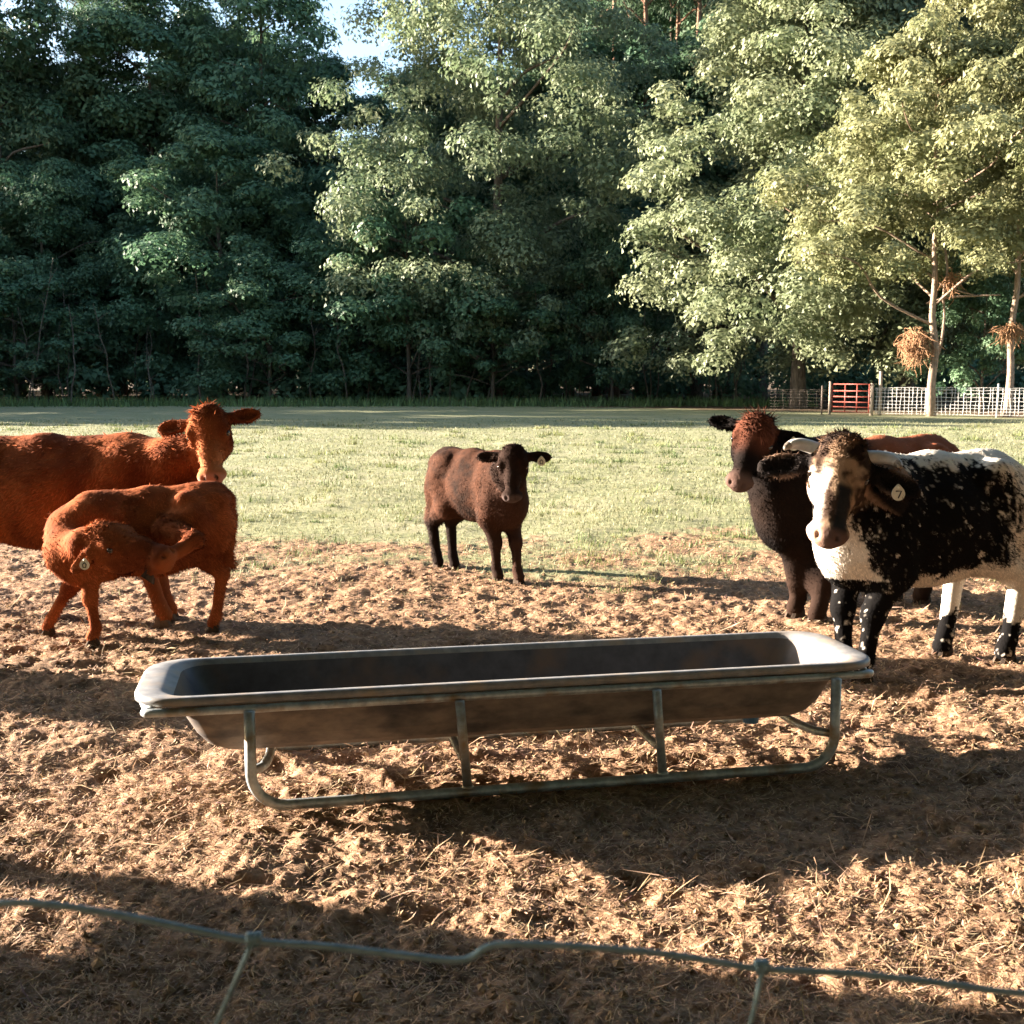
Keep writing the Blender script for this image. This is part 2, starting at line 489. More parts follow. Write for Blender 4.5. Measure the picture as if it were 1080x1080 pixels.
def loft(loops, cap_last=False, split=False):
    if split:      # hard creases between the bands, smooth round the corners
        mb = MB()
        for a, b in zip(loops[:-1], loops[1:]):
            m2 = loft([a, b]); mb.add(m2.v, m2.f)
        mb.add(loops[-1], [tuple(range(len(loops[-1])))])
        return mb
    mb = MB(); n = len(loops[0]); vs = [p for l in loops for p in l]; fs = []
    for i in range(len(loops) - 1):
        for k in range(n):
            k2 = (k + 1) % n
            fs.append((i * n + k, i * n + k2, (i + 1) * n + k2, (i + 1) * n + k))
    if cap_last:
        fs.append(tuple((len(loops) - 1) * n + k for k in range(n)))
    mb.add(vs, fs); return mb

TL, TW, TZ = 2.99, 0.63, 0.44
tr = thing('feed_trough', 'long grey cattle feed trough on a bent galvanised pipe frame', 'trough', (0.015, 4.62, 0), R(11.3))
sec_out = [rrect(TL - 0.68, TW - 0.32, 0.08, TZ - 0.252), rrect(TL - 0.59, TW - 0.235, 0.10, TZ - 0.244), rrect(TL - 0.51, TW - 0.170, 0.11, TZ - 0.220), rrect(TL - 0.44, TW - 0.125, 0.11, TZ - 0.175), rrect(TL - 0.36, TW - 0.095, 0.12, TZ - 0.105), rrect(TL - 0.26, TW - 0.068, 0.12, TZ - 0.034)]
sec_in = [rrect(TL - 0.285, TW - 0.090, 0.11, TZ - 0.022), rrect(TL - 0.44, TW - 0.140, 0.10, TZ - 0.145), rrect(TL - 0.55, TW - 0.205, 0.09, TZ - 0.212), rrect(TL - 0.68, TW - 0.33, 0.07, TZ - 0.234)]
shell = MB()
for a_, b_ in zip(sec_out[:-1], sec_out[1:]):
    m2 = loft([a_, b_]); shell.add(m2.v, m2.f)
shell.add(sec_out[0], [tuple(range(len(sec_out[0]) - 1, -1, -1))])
shell.build('tub_shell', M_DUST_BOUNCE, tr)
loft(sec_in, True, split=True).build('tub_inside', M_TUB, tr)
rim_loops = [rrect(TL - 0.258, TW - 0.066, 0.12, TZ - 0.033), rrect(TL - 0.03, TW - 0.012, 0.15, TZ - 0.034), rrect(TL, TW, 0.16, TZ - 0.028), rrect(TL, TW, 0.16, TZ - 0.010), rrect(TL - 0.016, TW - 0.014, 0.155, TZ - 0.002), rrect(TL - 0.032, TW - 0.020, 0.15, TZ), rrect(TL - 0.165, TW - 0.058, 0.13, TZ + 0.001), rrect(TL - 0.22, TW - 0.072, 0.12, TZ - 0.005), rrect(TL - 0.283, TW - 0.088, 0.11, TZ - 0.0225)]
loft(rim_loops).build('rim', M_RIM, tr)
PR = 0.0205
NX0, NX1 = -1.07, 1.265
YS = 0.345
for side in (-1, 1):
    yy = side * YS; bend = 0.13
    pts = [(NX0, yy, TZ - 0.052)]
    for k in range(0, 9):
        a = R(90 * k / 8)
        pts.append((NX0 + bend - bend * math.cos(a), yy, PR + bend - bend * math.sin(a)))
    for k in range(0, 9):
        a = R(90 * k / 8)
        pts.append((NX1 - bend + bend * math.sin(a), yy, PR + bend - bend * math.cos(a)))
    pts.append((NX1, yy, TZ - 0.052))
    mb = MB(); mb.tube(pts, PR, 12); mb.build('skid_pipe', M_GALV, tr)
    yr = side * (TW / 2 - 0.004)
    mb = MB(); mb.tube(curve_pts([(-TL / 2 + 0.03, side * (TW / 2 - 0.17), TZ - 0.052), (-TL / 2 + 0.07, side * (TW / 2 - 0.05), TZ - 0.052), (-TL / 2 + 0.19, yr, TZ - 0.052), (0, yr, TZ - 0.052), (TL / 2 - 0.19, yr, TZ - 0.052), (TL / 2 - 0.07, side * (TW / 2 - 0.05), TZ - 0.052), (TL / 2 - 0.03, side * (TW / 2 - 0.17), TZ - 0.052)]), 0.0165, 12); mb.build('top_rail', M_GALV, tr)
    for ux in (-0.270, 0.516):
        mb = MB(); mb.tube([(ux - 0.018, yy, TZ - 0.058), (ux + 0.012, yy, 2 * PR - 0.006)], 0.0185, 12)
        up = mb.build('upright', M_GALV, tr)
        wb = MB(); wb.tube([(ux + 0.012, yy, 2 * PR + 0.008), (ux + 0.012, yy, 2 * PR - 0.004)], [0.0195, 0.026], 12); wb.build('weld_bead', M_GALV, up)
for ux in (-0.270, 0.516):
    mb = MB(); mb.tube(curve_pts([(ux, -YS + 0.005, 0.150), (ux, -YS + 0.10, 0.140), (ux, 0, 0.138), (ux, YS - 0.10, 0.140), (ux, YS - 0.005, 0.150)]), 0.017, 10); mb.build('cross_pipe', M_GALV, tr)
for ux, sx in ((NX0, -1), (NX1, 1)):
    mb = MB(); mb.tube(curve_pts([(ux, -YS + 0.005, 0.155), (ux - sx * 0.05, -YS + 0.12, 0.143), (ux - sx * 0.07, 0, 0.138), (ux - sx * 0.05, YS - 0.12, 0.143), (ux, YS - 0.005, 0.155)]), 0.018, 10); mb.build('cross_pipe', M_GALV, tr)
mb = MB(); mb.tube([(1.02, -0.06, TZ - 0.242), (1.02, -0.06, TZ - 0.268), (1.02, -0.06, TZ - 0.272), (1.02, -0.06, TZ - 0.305)], [0.055, 0.055, 0.038, 0.034], 14)
mb.build('drain_plug', M_BLUE, tr)['label'] = 'blue drain plug under the tub'
# ------------------------------------------------------------------ cattle: one continuous surface per body
def V3(*a): return np.array(a, dtype=float)

def surface_nets(Fv, org, h):
    ins = Fv < 0
    nx, ny, nz = Fv.shape
    cnt = np.zeros((nx - 1, ny - 1, nz - 1), np.int8)
    for i in (0, 1):
        for j in (0, 1):
            for k in (0, 1):
                cnt += ins[i:nx - 1 + i, j:ny - 1 + j, k:nz - 1 + k]
    act = (cnt > 0) & (cnt < 8)
    ci = np.argwhere(act)
    acc = np.zeros((len(ci), 3)); num = np.zeros(len(ci))
    corners = [(i, j, k) for i in (0, 1) for j in (0, 1) for k in (0, 1)]
    val = {c: Fv[ci[:, 0] + c[0], ci[:, 1] + c[1], ci[:, 2] + c[2]] for c in corners}
    for c in corners:
        for ax in range(3):
            if c[ax] == 0:
                d = list(c); d[ax] = 1; d = tuple(d)
                a, b = val[c], val[d]
                x = (a < 0) != (b < 0)
                t = np.where(x, a / np.where(x, a - b, 1), 0)
                p = np.array(c, float)[None].repeat(len(ci), 0); p[:, ax] += t
                acc += p * x[:, None]; num += x
    V = org + h * (ci + acc / num[:, None])
    idx = -np.ones(act.shape, np.int64); idx[act] = np.arange(len(ci))
    faces = []
    for ax in range(3):
        a1, a2 = (ax + 1) % 3, (ax + 2) % 3
        sl0 = [slice(None)] * 3; sl1 = [slice(None)] * 3
        sl0[ax] = slice(0, -1); sl1[ax] = slice(1, None)
        e = ins[tuple(sl0)] != ins[tuple(sl1)]
        ei = np.argwhere(e)
        ok = (ei[:, a1] > 0) & (ei[:, a2] > 0) & (ei[:, a1] < Fv.shape[a1] - 1) & (ei[:, a2] < Fv.shape[a2] - 1)
        ei = ei[ok]
        q = []
        for d1, d2 in ((0, 0), (-1, 0), (-1, -1), (0, -1)):
            c = ei.copy(); c[:, a1] += d1; c[:, a2] += d2
            q.append(idx[c[:, 0], c[:, 1], c[:, 2]])
        q = np.stack(q, 1)
        flip = ~ins[ei[:, 0], ei[:, 1], ei[:, 2]]
        q[flip] = q[flip][:, ::-1]
        faces.append(q)
    return V, np.vstack(faces)

def sdf_mesh(prims, cuts=(), h=0.012):
    pts = []
    for p in prims:
        if p[0] == 'c': pts += [p[1] - p[3], p[1] + p[3], p[2] - p[4], p[2] + p[4]]
        else: pts += [p[1] - max(p[3]), p[1] + max(p[3])]
    pts = np.array(pts); lo = pts.min(0) - 3 * h; hi = pts.max(0) + 3 * h
    n = np.ceil((hi - lo) / h).astype(int) + 1
    Fv = np.full(n, 1.0, np.float32)
    ax = [lo[i] + h * np.arange(n[i]) for i in range(3)]
    def region(p, m):
        if p[0] == 'c':
            a = np.minimum(p[1] - p[3], p[2] - p[4]) - m; b = np.maximum(p[1] + p[3], p[2] + p[4]) + m
        else:
            a = p[1] - max(p[3]) - m; b = p[1] + max(p[3]) + m
        i0 = np.clip(np.floor((a - lo) / h).astype(int), 0, n); i1 = np.clip(np.ceil((b - lo) / h).astype(int) + 1, 0, n)
        return tuple(slice(i0[i], i1[i]) for i in range(3))
    def field(p, sl):
        X = ax[0][sl[0]][:, None, None]; Y = ax[1][sl[1]][None, :, None]; Z = ax[2][sl[2]][None, None, :]
        if p[0] == 'c':
            a, b, ra, rb = p[1:5]
            d = b - a; L2 = float(d @ d) + 1e-9
            t = np.clip(((X - a[0]) * d[0] + (Y - a[1]) * d[1] + (Z - a[2]) * d[2]) / L2, 0, 1)
            return np.sqrt((X - a[0] - t * d[0]) ** 2 + (Y - a[1] - t * d[1]) ** 2 + (Z - a[2] - t * d[2]) ** 2) - (ra + (rb - ra) * t)
        c, M, s = p[1], p[2], p[3]
        q = [M[i, 0] * (X - c[0]) + M[i, 1] * (Y - c[1]) + M[i, 2] * (Z - c[2]) for i in range(3)]
        k0 = np.sqrt(sum((q[i] / s[i]) ** 2 for i in range(3)))
        k1 = np.sqrt(sum((q[i] / s[i] ** 2) ** 2 for i in range(3))) + 1e-9
        return k0 * (k0 - 1) / k1
    for p in prims:
        k = p[-1]; sl = region(p, k + 0.05)
        d = field(p, sl); a = Fv[sl]
        t = np.clip(k - np.abs(a - d), 0, None) / k
        Fv[sl] = np.minimum(a, d) - t * t * k * 0.25
    for p in cuts:
        k = p[-1]; sl = region(p, k + 0.03)
        d = -field(p, sl); a = Fv[sl]
        t = np.clip(k - np.abs(a - d), 0, None) / k
        Fv[sl] = np.maximum(a, d) + t * t * k * 0.25
    return surface_nets(Fv, lo, h)

def frame(fwd, up):
    f = fwd / np.linalg.norm(fwd)
    u = up - f * (up @ f); u /= np.linalg.norm(u)
    s = np.cross(u, f)
    return f, s, u

I3 = np.eye(3)
M_HIDE = mat_attr('hide', 0.9, 0.04, bump=0.35, bscale=55)
M_COAT = mat_attr('coat_hair', 0.85, 0.05, translucent=0.12)
M_EYE = mat_noise('eye_ball', (0.006, 0.004, 0.004), (0.012, 0.008, 0.006), 10, rough=0.08, spec=0.7, bump=0)
M_HOOF = mat_noise('hoof_horn', (0.030, 0.022, 0.017), (0.070, 0.050, 0.036), 25, rough=0.95, spec=0.1, bump=0.3, bdist=0.003)
M_PALEHOOF = mat_noise('pale_hoof_horn', (0.10, 0.065, 0.045), (0.18, 0.12, 0.08), 25, rough=0.9, spec=0.1, bump=0.3, bdist=0.003)
M_HORN = mat_noise('horn', (0.34, 0.33, 0.31), (0.60, 0.56, 0.50), 12, rough=0.45, bump=0.15, bdist=0.003)
M_HORNTIP = mat_noise('horn_tip', (0.06, 0.045, 0.035), (0.55, 0.46, 0.36), 20, rough=0.45, bump=0.1, bdist=0.003)
M_TAG = mat_noise('ear_tag_plastic', (0.62, 0.58, 0.45), (0.72, 0.68, 0.55), 30, rough=0.45, bump=0.05)
M_INK = mat_noise('tag_ink', (0.03, 0.028, 0.025), (0.05, 0.045, 0.04), 20, rough=0.6, bump=0)

def hoof_mesh(s):
    """Cloven: two tapered toes side by side, toe forward (+x)."""
    mb = MB()
    for sy in (-1, 1):
        lo = [(-0.045, 0.004), (0.050, 0.006), (0.074, 0.020), (0.060, 0.044), (0.0, 0.054), (-0.045, 0.044)]
        hi = [(-0.040, 0.003), (0.020, 0.004), (0.034, 0.016), (0.026, 0.034), (-0.008, 0.042), (-0.038, 0.036)]
        vs = [(x * s, sy * y * s, 0.0) for x, y in lo] + [(x * s, sy * y * s, 0.070 * s) for x, y in hi]
        n = 6
        fs = [(i, (i + 1) % n, n + (i + 1) % n, n + i) for i in range(n)] + [tuple(range(n - 1, -1, -1)), tuple(range(n, 2 * n))]
        if sy < 0: fs = [f[::-1] for f in fs]
        mb.add(vs, fs)
    return mb

def tag_strokes(kind):
    """Mark printed on an ear tag, in tag units."""
    if kind == 'two':
        return [(-0.3, 0.25), (0.0, 0.42), (0.28, 0.22), (-0.3, -0.35), (0.32, -0.35)]
    if kind == 'seven':
        return [(-0.32, 0.35), (0.32, 0.35), (-0.05, -0.45)]
    return [(0.0, 0.42), (-0.28, 0.1), (-0.2, -0.35), (0.2, -0.35), (0.28, 0.1), (0.0, 0.42)]

def build_cow(name, label, sp):
    s, lx, gw = sp['scale'], sp.get('lx', 1.0), sp.get('girth', 1.0)
    pos = np.array([sp['pos'][0], sp['pos'][1], 0.0]); th = sp['heading']
    c_, s_ = math.cos(th), math.sin(th)
    Rw = np.array([[c_, -s_, 0], [s_, c_, 0], [0, 0, 1.0]])
    def loc(P): return Rw.T @ (np.array(P, float) - pos) / s          # world -> nominal body units
    def dirl(D): return Rw.T @ np.array(D, float)
    tilt = sp.get('tilt', 0.0)
    B = lambda x, y, z: V3(x * lx, y * gw, z + tilt * x)
    prims = []
    E = lambda c, r_, k, M=I3: prims.append(('e', np.array(c, float), M, np.array(r_, float), k))
    C = lambda a, b, ra, rb, k: prims.append(('c', np.array(a, float), np.array(b, float), ra, rb, k))
    # trunk
    bd = sp.get('belly', 0.0)
    E(B(-0.06, 0, 0.82 - bd / 2), (0.62 * lx, 0.300 * gw, 0.330 + bd / 2), 0.05)
    E(B(0.40, 0, 0.83), (0.34 * lx, 0.235 * gw, 0.36), 0.10)
    E(B(-0.58, 0, 0.94), (0.27 * lx, 0.235 * gw, 0.24), 0.10)
    C(B(0.42, 0, 1.085), B(-0.10, 0, 1.065), 0.105, 0.12, 0.10)
    C(B(-0.10, 0, 1.065), B(-0.66, 0, 1.085), 0.12, 0.105, 0.10)
    for sy in (-1, 1):
        E(B(0.44, sy * 0.135, 0.84), (0.16, 0.115, 0.28), 0.08)
        hb = sp.get('hips', 1.15)
        E(B(-0.47, sy * 0.185, 1.075), (0.085 * hb, 0.055 * hb, 0.065 * hb), 0.08)
        E(B(-0.74, sy * 0.10, 1.06), (0.06 * hb, 0.045 * hb, 0.05 * hb), 0.07)
        E(B(-0.68, sy * 0.105, 0.86), (0.15, 0.115, 0.24), 0.08)
    E(B(0.60, 0, 0.70), (0.17, 0.135, 0.20), 0.10)
    # tail
    tp = sp.get('tail', [(-0.84, 0, 1.07), (-0.90, 0.0, 0.92), (-0.89, 0.01, 0.66), (-0.88, 0.02, 0.46)])
    tp = [B(*p) for p in tp]
    C(B(-0.72, 0, 1.12), tp[0], 0.06, 0.045, 0.05)
    for i in range(len(tp) - 1):
        C(tp[i], tp[i + 1], [0.042, 0.030, 0.030][i], [0.030, 0.030, 0.045][i], 0.03)
    # legs
    hooves = []
    for key in ('FL', 'FR', 'HL', 'HR'):
        sy = 1 if key[1] == 'L' else -1
        custom = sp.get('chain_' + key)
        lt = sp.get('leg', 1.0)
        if custom:
            pts = [loc(p) for p in custom[0]]; rad = custom[1]
            for i in range(len(pts) - 1):
                C(pts[i], pts[i + 1], rad[i], rad[i + 1], 0.05 if i == 0 else 0.03)
            dv = pts[-1] - pts[-2]; hooves.append((pts[-1], dv / np.linalg.norm(dv)))
            continue
        hx, hy, _ = loc(sp[key])
        if key[0] == 'F':
            sh = B(0.47, sy * 0.15, 0.74); el = B(0.41, sy * 0.165, 0.60)
            kn = V3(el[0] * 0.42 + hx * 0.58 + 0.015, el[1] * 0.35 + hy * 0.65, 0.365)
            fe = V3(hx - 0.020, hy, 0.125); pa = V3(hx + 0.012, hy, 0.055)
            C(sh, el, 0.125 * lt, 0.100 * lt, 0.08); C(el, kn, 0.098 * lt, 0.060 * lt, 0.05)
            E(kn, (0.062 * lt, 0.058 * lt, 0.07), 0.03)
            C(kn, fe, 0.053 * lt, 0.042 * lt, 0.03); C(fe, pa, 0.047 * lt, 0.050 * lt, 0.02)
        else:
            hp = B(-0.56, sy * 0.13, 0.88); st = B(-0.40, sy * 0.175, 0.66)
            hk = V3(hx - 0.075, hy * 0.85 + st[1] * 0.15, 0.475)
            fe = V3(hx - 0.020, hy, 0.13); pa = V3(hx + 0.012, hy, 0.055)
            C(hp, st, 0.165 * lt, 0.125 * lt, 0.08)
            C(hp + V3(-0.10, 0, -0.1), hk + V3(0.04, 0, 0.10), 0.13 * lt, 0.075 * lt, 0.07)
            C(st, hk, 0.115 * lt, 0.064 * lt, 0.05)
            C(hk + V3(-0.025, 0, 0.03), hk, 0.038 * lt, 0.058 * lt, 0.03)
            C(hk, fe, 0.056 * lt, 0.044 * lt, 0.03); C(fe, pa, 0.049 * lt, 0.052 * lt, 0.02)
        hooves.append((V3(hx, hy, 0.0), None))
    # head
    poll, muz = loc(sp['poll']), loc(sp['muzzle'])
    f, sd, u = frame(muz - poll, dirl(sp['face']))
    hs = np.linalg.norm(muz - poll) / 0.50
    HM = np.stack([f, sd, u])                 # rows
    hp_ = lambda a, b, c: poll + hs * (a * f + b * sd + c * u)
    hw = sp.get('headw', 1.0)
    def HE(c, r_, k, M=HM):
        w_ = hw if c[0] < 0.35 else 1 + (hw - 1) * 0.75      # the muzzle stays narrower than the brow
        E(hp_(c[0], c[1] * w_, c[2]), [r_[0] * hs, r_[1] * hs * w_, r_[2] * hs], k * hs, M)
    def HC(a, b, ra, rb, k): C(hp_(a[0], a[1] * hw, a[2]), hp_(b[0], b[1] * hw, b[2]), ra * hs, rb * hs, k * hs)
    # neck
    nk = sp.get('neck')
    nb = hp_(sp.get('nbf', 0.14), 0, -0.15)
    if nk:
        pts = [loc(p) for p, _ in nk]; rad = [q for _, q in nk]
        for i in range(len(pts) - 1):
            C(pts[i], pts[i + 1], rad[i], rad[i + 1], 0.08)
        C(pts[-1], nb, rad[-1], 0.11 * hs, 0.08)
    else:
        n0 = B(0.44, 0, 0.96); n1 = B(0.60, 0, 0.76)
        nr = sp.get('neckr', 1.0)
        mid = n0 * 0.45 + nb * 0.55 + V3(0, 0, sp.get('nkz', 0.0))
        C(n0, mid, 0.215 * nr, 0.165 * nr, 0.10); C(mid, nb, 0.165 * nr, 0.115 * hs, 0.06)
        th_ = hp_(0.17, 0, -0.17)
        m2 = n1 * 0.5 + th_ * 0.5
        C(n1, m2, 0.165 * nr, 0.115 * nr, 0.10); C(m2, th_, 0.115 * nr, 0.075 * hs, 0.08)
    HE((0.075, 0, -0.075), (0.125, 0.112, 0.105), 0.05)
    HC((0.06, 0, -0.075), (0.29, 0, -0.068), 0.098, 0.074, 0.04)
    HC((0.28, 0, -0.068), (0.43, 0, -0.070), 0.074, 0.062, 0.03)
    HE((0.438, 0, -0.072), (0.060, 0.084, 0.066), 0.03)
    HE((0.470, 0, -0.060), (0.034, 0.064, 0.040), 0.02)
    HC((0.18, 0, -0.165), (0.43, 0, -0.128), 0.055, 0.040, 0.04)
    HE((0.462, 0, -0.125), (0.030, 0.048, 0.028), 0.02)
    HE((-0.015, 0, -0.045), (0.055, 0.075, 0.065), 0.04)
    cuts = []
    eyes = []
    for sy in (-1, 1):
        HE((0.155, sy * 0.050, -0.125), (0.125, 0.058, 0.085), 0.04)
        HE((0.128, sy * 0.090, -0.032), (0.048, 0.026, 0.026), 0.03)
        HE((0.190, sy * 0.083, -0.062), (0.030, 0.022, 0.024), 0.02)
        eyes.append(hp_(0.158, sy * 0.098 * hw, -0.050))
        cuts.append(('e', hp_(0.476, sy * 0.036 * hw, -0.030), HM, np.array([0.016, 0.012, 0.016]) * hs, 0.008))
        dr, bk = sp.get('ear_droop', 0.20), sp.get('ear_back', 0.15)
        el = sp.get('earl', 1.0)
        ed = V3(dr, sy, -bk); ed /= np.linalg.norm(ed)
        edw = ed[0] * f + ed[1] * sd + ed[2] * u
        n_ = u + 0.25 * np.sign(sy) * 0; n_ = n_ - edw * (n_ @ edw); n_ /= np.linalg.norm(n_)
        EM = np.stack([edw, np.cross(n_, edw), n_])
        b0 = hp_(sp.get('earf', 0.035), sy * 0.095 * hw, -0.085)
        C(b0, b0 + edw * 0.07 * hs, 0.036 * hs, 0.036 * hs, 0.03 * hs)
        ce = b0 + edw * (0.115 * el + 0.015) * hs
        E(ce, np.array([0.098 * el, 0.054 * el, 0.026]) * hs, 0.03 * hs, EM)
        cuts.append(('e', ce + (edw * 0.004 + n_ * 0.022) * hs, EM, np.array([0.072 * el, 0.036 * el, 0.022]) * hs, 0.012))
        if sp.get('tag_side') == sy:
            tagp = ce + (edw * 0.012 - (f * -0.035 + 0) ) * 0 + ce * 0 + (f * 0.045 + n_ * 0.030 + edw * 0.01) * hs
            tag_ear = (tagp, edw, n_)
        if sp.get('horns'):
            sp.setdefault('_horn', []).append((sy, [hp_(0.030, sy * 0.085 * hw, -0.065), hp_(0.018, sy * 0.14 * hw, -0.060), hp_(0.026, sy * 0.180 * hw, -0.045), hp_(0.054, sy * 0.208 * hw, -0.028), hp_(0.080, sy * 0.217 * hw, -0.015)]))
    for p in sp.get('extra', []):
        if p[0] == 'c': C(loc(p[1]), loc(p[2]), p[3], p[4], p[5])
        else: E(loc(p[1]), p[2], p[3])
    V, Q = sdf_mesh(prims, cuts, h=sp.get('h', 0.013))
    # lumps of muscle, ribs and matted coat: gentle relief
    # vertex normals
    a = V[Q]
    fn = np.cross(a[:, 2] - a[:, 0], a[:, 3] - a[:, 1]); fa = np.linalg.norm(fn, axis=1) + 1e-12
    vn = np.zeros_like(V)
    for k in range(4): np.add.at(vn, Q[:, k], fn)
    vn /= np.linalg.norm(vn, axis=1)[:, None] + 1e-12
    V = V + vn * (0.008 * (fbm3(V * 9, 2, 71) - 0.5) + 0.007 * (fbm3(V * 24, 2, 72) - 0.5) * sstep(0.35, 0.6, V[:, 2]))[:, None]
    def headc(P):
        d = (P - poll) / hs
        return np.stack([d @ f, d @ sd, d @ u], 1)
    colf = sp['color']
    col = np.clip(colf(V, headc(V), vn), 0.002, 0.9)
    root = thing(name, label, 'cow' if 'calf' not in name else 'calf', tuple(pos), th)
    root.scale = (s, s, s)
    body = link('body', mesh_np('body', V, Q, col, smooth=True), M_HIDE, root)
    # the coat: short hairs as single slivers
    rg = np.random.default_rng(sp.get('seed', 1))
    nh = sp.get('hairs', 52000)
    fi = rg.choice(len(Q), nh, p=fa / fa.sum())
    uv = rg.uniform(0, 1, (nh, 2))
    q = V[Q[fi]]
    P = (q[:, 0] * ((1 - uv[:, :1]) * (1 - uv[:, 1:])) + q[:, 1] * (uv[:, :1] * (1 - uv[:, 1:])) + q[:, 2] * (uv[:, :1] * uv[:, 1:]) + q[:, 3] * ((1 - uv[:, :1]) * uv[:, 1:]))
    n = fn[fi] / fa[fi][:, None]
    hc = headc(P)
    onhead = (hc[:, 0] > -0.08) & (hc[:, 0] < 0.6) & (np.abs(hc[:, 1]) < 0.36) & (hc[:, 2] > -0.24) & (hc[:, 2] < 0.12)
    flow = np.tile(V3(-0.55, 0, -0.8), (nh, 1))
    flow[onhead] = f * 0.6 + u * 0.05
    sw = fbm3(P * 6, 2, 81)[:, None] - 0.5
    d = n * 0.42 + flow * 0.85 + rg.normal(0, 0.22, (nh, 3)) + np.cross(flow, n) * sw * 2.0
    d /= np.linalg.norm(d, axis=1)[:, None]
    ln = sp.get('fur', 0.024) * rg.uniform(0.5, 1.3, nh)
    ln = ln * np.where(P[:, 2] < 0.5, 0.6, 1.0)
    ln[onhead] *= 0.45
    tuft = onhead & (hc[:, 0] < sp.get('tuft_f', 0.09)) & (np.abs(hc[:, 1]) < 0.10) & (hc[:, 2] > -0.11)
    ln[tuft] = sp.get('tuft', 0.04) * rg.uniform(0.5, 1.3, tuft.sum())
    if 'furf' in sp: ln = ln * sp['furf'](P, hc)
    muzz = onhead & (hc[:, 0] > 0.40); ln[muzz] *= 0.2
    tail = (P[:, 0] < -0.80 * lx) & (P[:, 2] < 0.62); ln[tail] *= 2.2
    ears = onhead & (np.abs(hc[:, 1]) > 0.15); ln[ears] = 0.022 * rg.uniform(0.5, 1.4, ears.sum())
    side = np.cross(d, n); side /= np.linalg.norm(side, axis=1)[:, None] + 1e-9
    side = side + rg.normal(0, 0.3, (nh, 3))
    wd = (sp.get('hairw', 0.0042) * rg.uniform(0.6, 1.3, nh))[:, None]
    base = P - n * 0.002
    HV = np.stack([base - side * wd, base + side * wd, base + d * ln[:, None]], 1).reshape(-1, 3)
    hcol = np.clip(colf(P, hc, n, hair=rg), 0.002, 0.9) * rg.uniform(0.72, 1.25, (nh, 1))
    nn = n + rg.normal(0, 0.15, (nh, 3)); nn /= np.linalg.norm(nn, axis=1)[:, None]
    link('coat', mesh_np('coat', HV, np.arange(3 * nh).reshape(-1, 3), (hcol[:, None, :] * np.array([1.0, 1.0, sp.get('tip_backlight', 1.5)])[None, :, None]).reshape(-1, 3), True, np.repeat(nn, 3, 0)), M_COAT, root)['kind'] = 'stuff'  # hair tips lightened in colour to stand for backlit fur
    # eyes, hooves, horns, tag
    em = bpy.data.meshes.new('eye'); bm = bmesh.new(); bmesh.ops.create_uvsphere(bm, u_segments=12, v_segments=8, radius=0.024 * hs); bm.to_mesh(em); bm.free()
    em.polygons.foreach_set('use_smooth', np.ones(len(em.polygons), bool))
    for e in eyes:
        o = link('eye', em, M_EYE, root); o.location = e
    hm = None
    for hpnt, dv in hooves:
        if hm is None:
            ho = hoof_mesh(1.0 * sp.get('leg', 1.0)).build('hoof', sp.get('hoofmat', M_HOOF), root, smooth=False); hm = ho.data
        else:
            ho = link('hoof', hm, None, root)
        if dv is None:
            wp = Rw @ (hpnt * s) + pos
            ho.location = (hpnt[0], hpnt[1], -0.012 + float(ground_h(np.array([wp[0]]), np.array([wp[1]]))[0]) * 0.4)
        else:
            ff, ss, uu = frame(-np.cross(dv, dirl((0.0, -1.0, 0.0))), -dv)
            ho.matrix_local = Matrix(((ff[0], ss[0], uu[0], hpnt[0] + dv[0] * 0.045), (ff[1], ss[1], uu[1], hpnt[1] + dv[1] * 0.045), (ff[2], ss[2], uu[2], hpnt[2] + dv[2] * 0.045), (0, 0, 0, 1)))
    for sy, hpts in sp.get('_horn', []):
        cp = curve_pts(hpts, 5); m_ = len(cp)
        rad = [hs * (0.025 * (1 - (i / (m_ - 1)) ** 1.8) + 0.008) for i in range(m_)]
        mb = MB(); mb.tube(cp[:-6], rad[:-6], 12); ho = mb.build('horn', M_HORN, root)
        mb = MB(); mb.tube(cp[-7:], [r_ * 1.015 for r_ in rad[-7:]], 12); mb.build('horn_tip', M_HORNTIP, ho)
    if sp.get('tag_side'):
        tp_, edw, n_ = tag_ear
        # teardrop plate facing outwards from the ear, hanging down
        outw = dirl((0.05, -1, 0.1)); dn = dirl((0, 0, -1))
        o3, s3, u3 = frame(outw, -dn)
        tm = Matrix(((s3[0], u3[0], o3[0], tp_[0]), (s3[1], u3[1], o3[1], tp_[1]), (s3[2], u3[2], o3[2], tp_[2]), (0, 0, 0, 1)))
        z_ = sp.get('tagsize', 0.034)
        prof = [(math.sin(a_) * z_ * (1 if math.cos(a_) < 0.3 else 1 - 0.55 * (math.cos(a_) - 0.3) / 0.7), math.cos(a_) * z_ * (1 if math.cos(a_) < 0.3 else 1.45) - 0.4 * z_) for a_ in [2 * math.pi * i / 22 for i in range(22)]]
        mb = MB(); m_ = len(prof)
        mb.add([(x_, y_, 0.003) for x_, y_ in prof] + [(x_, y_, -0.003) for x_, y_ in prof],
               [tuple(range(m_ - 1, -1, -1)), tuple(range(m_, 2 * m_))] + [(i, (i + 1) % m_, m_ + (i + 1) % m_, m_ + i) for i in range(m_)])
        to = mb.build('ear_tag', M_TAG, root, smooth=False); to.matrix_local = tm
        st = [Vector((a_ * z_ * 1.3, b_ * z_ * 1.3 - 0.45 * z_, 0.0045)) for a_, b_ in tag_strokes(sp.get('mark'))]
        mb = MB(); mb.tube(st, z_ * 0.11, 5); mb.build('tag_mark', M_INK, to)
        mb = MB(); mb.tube([(0, z_ * 0.62, -0.004), (0, z_ * 0.62, 0.008)], z_ * 0.24, 10); mb.build('tag_button', M_TAG, to)
    return root

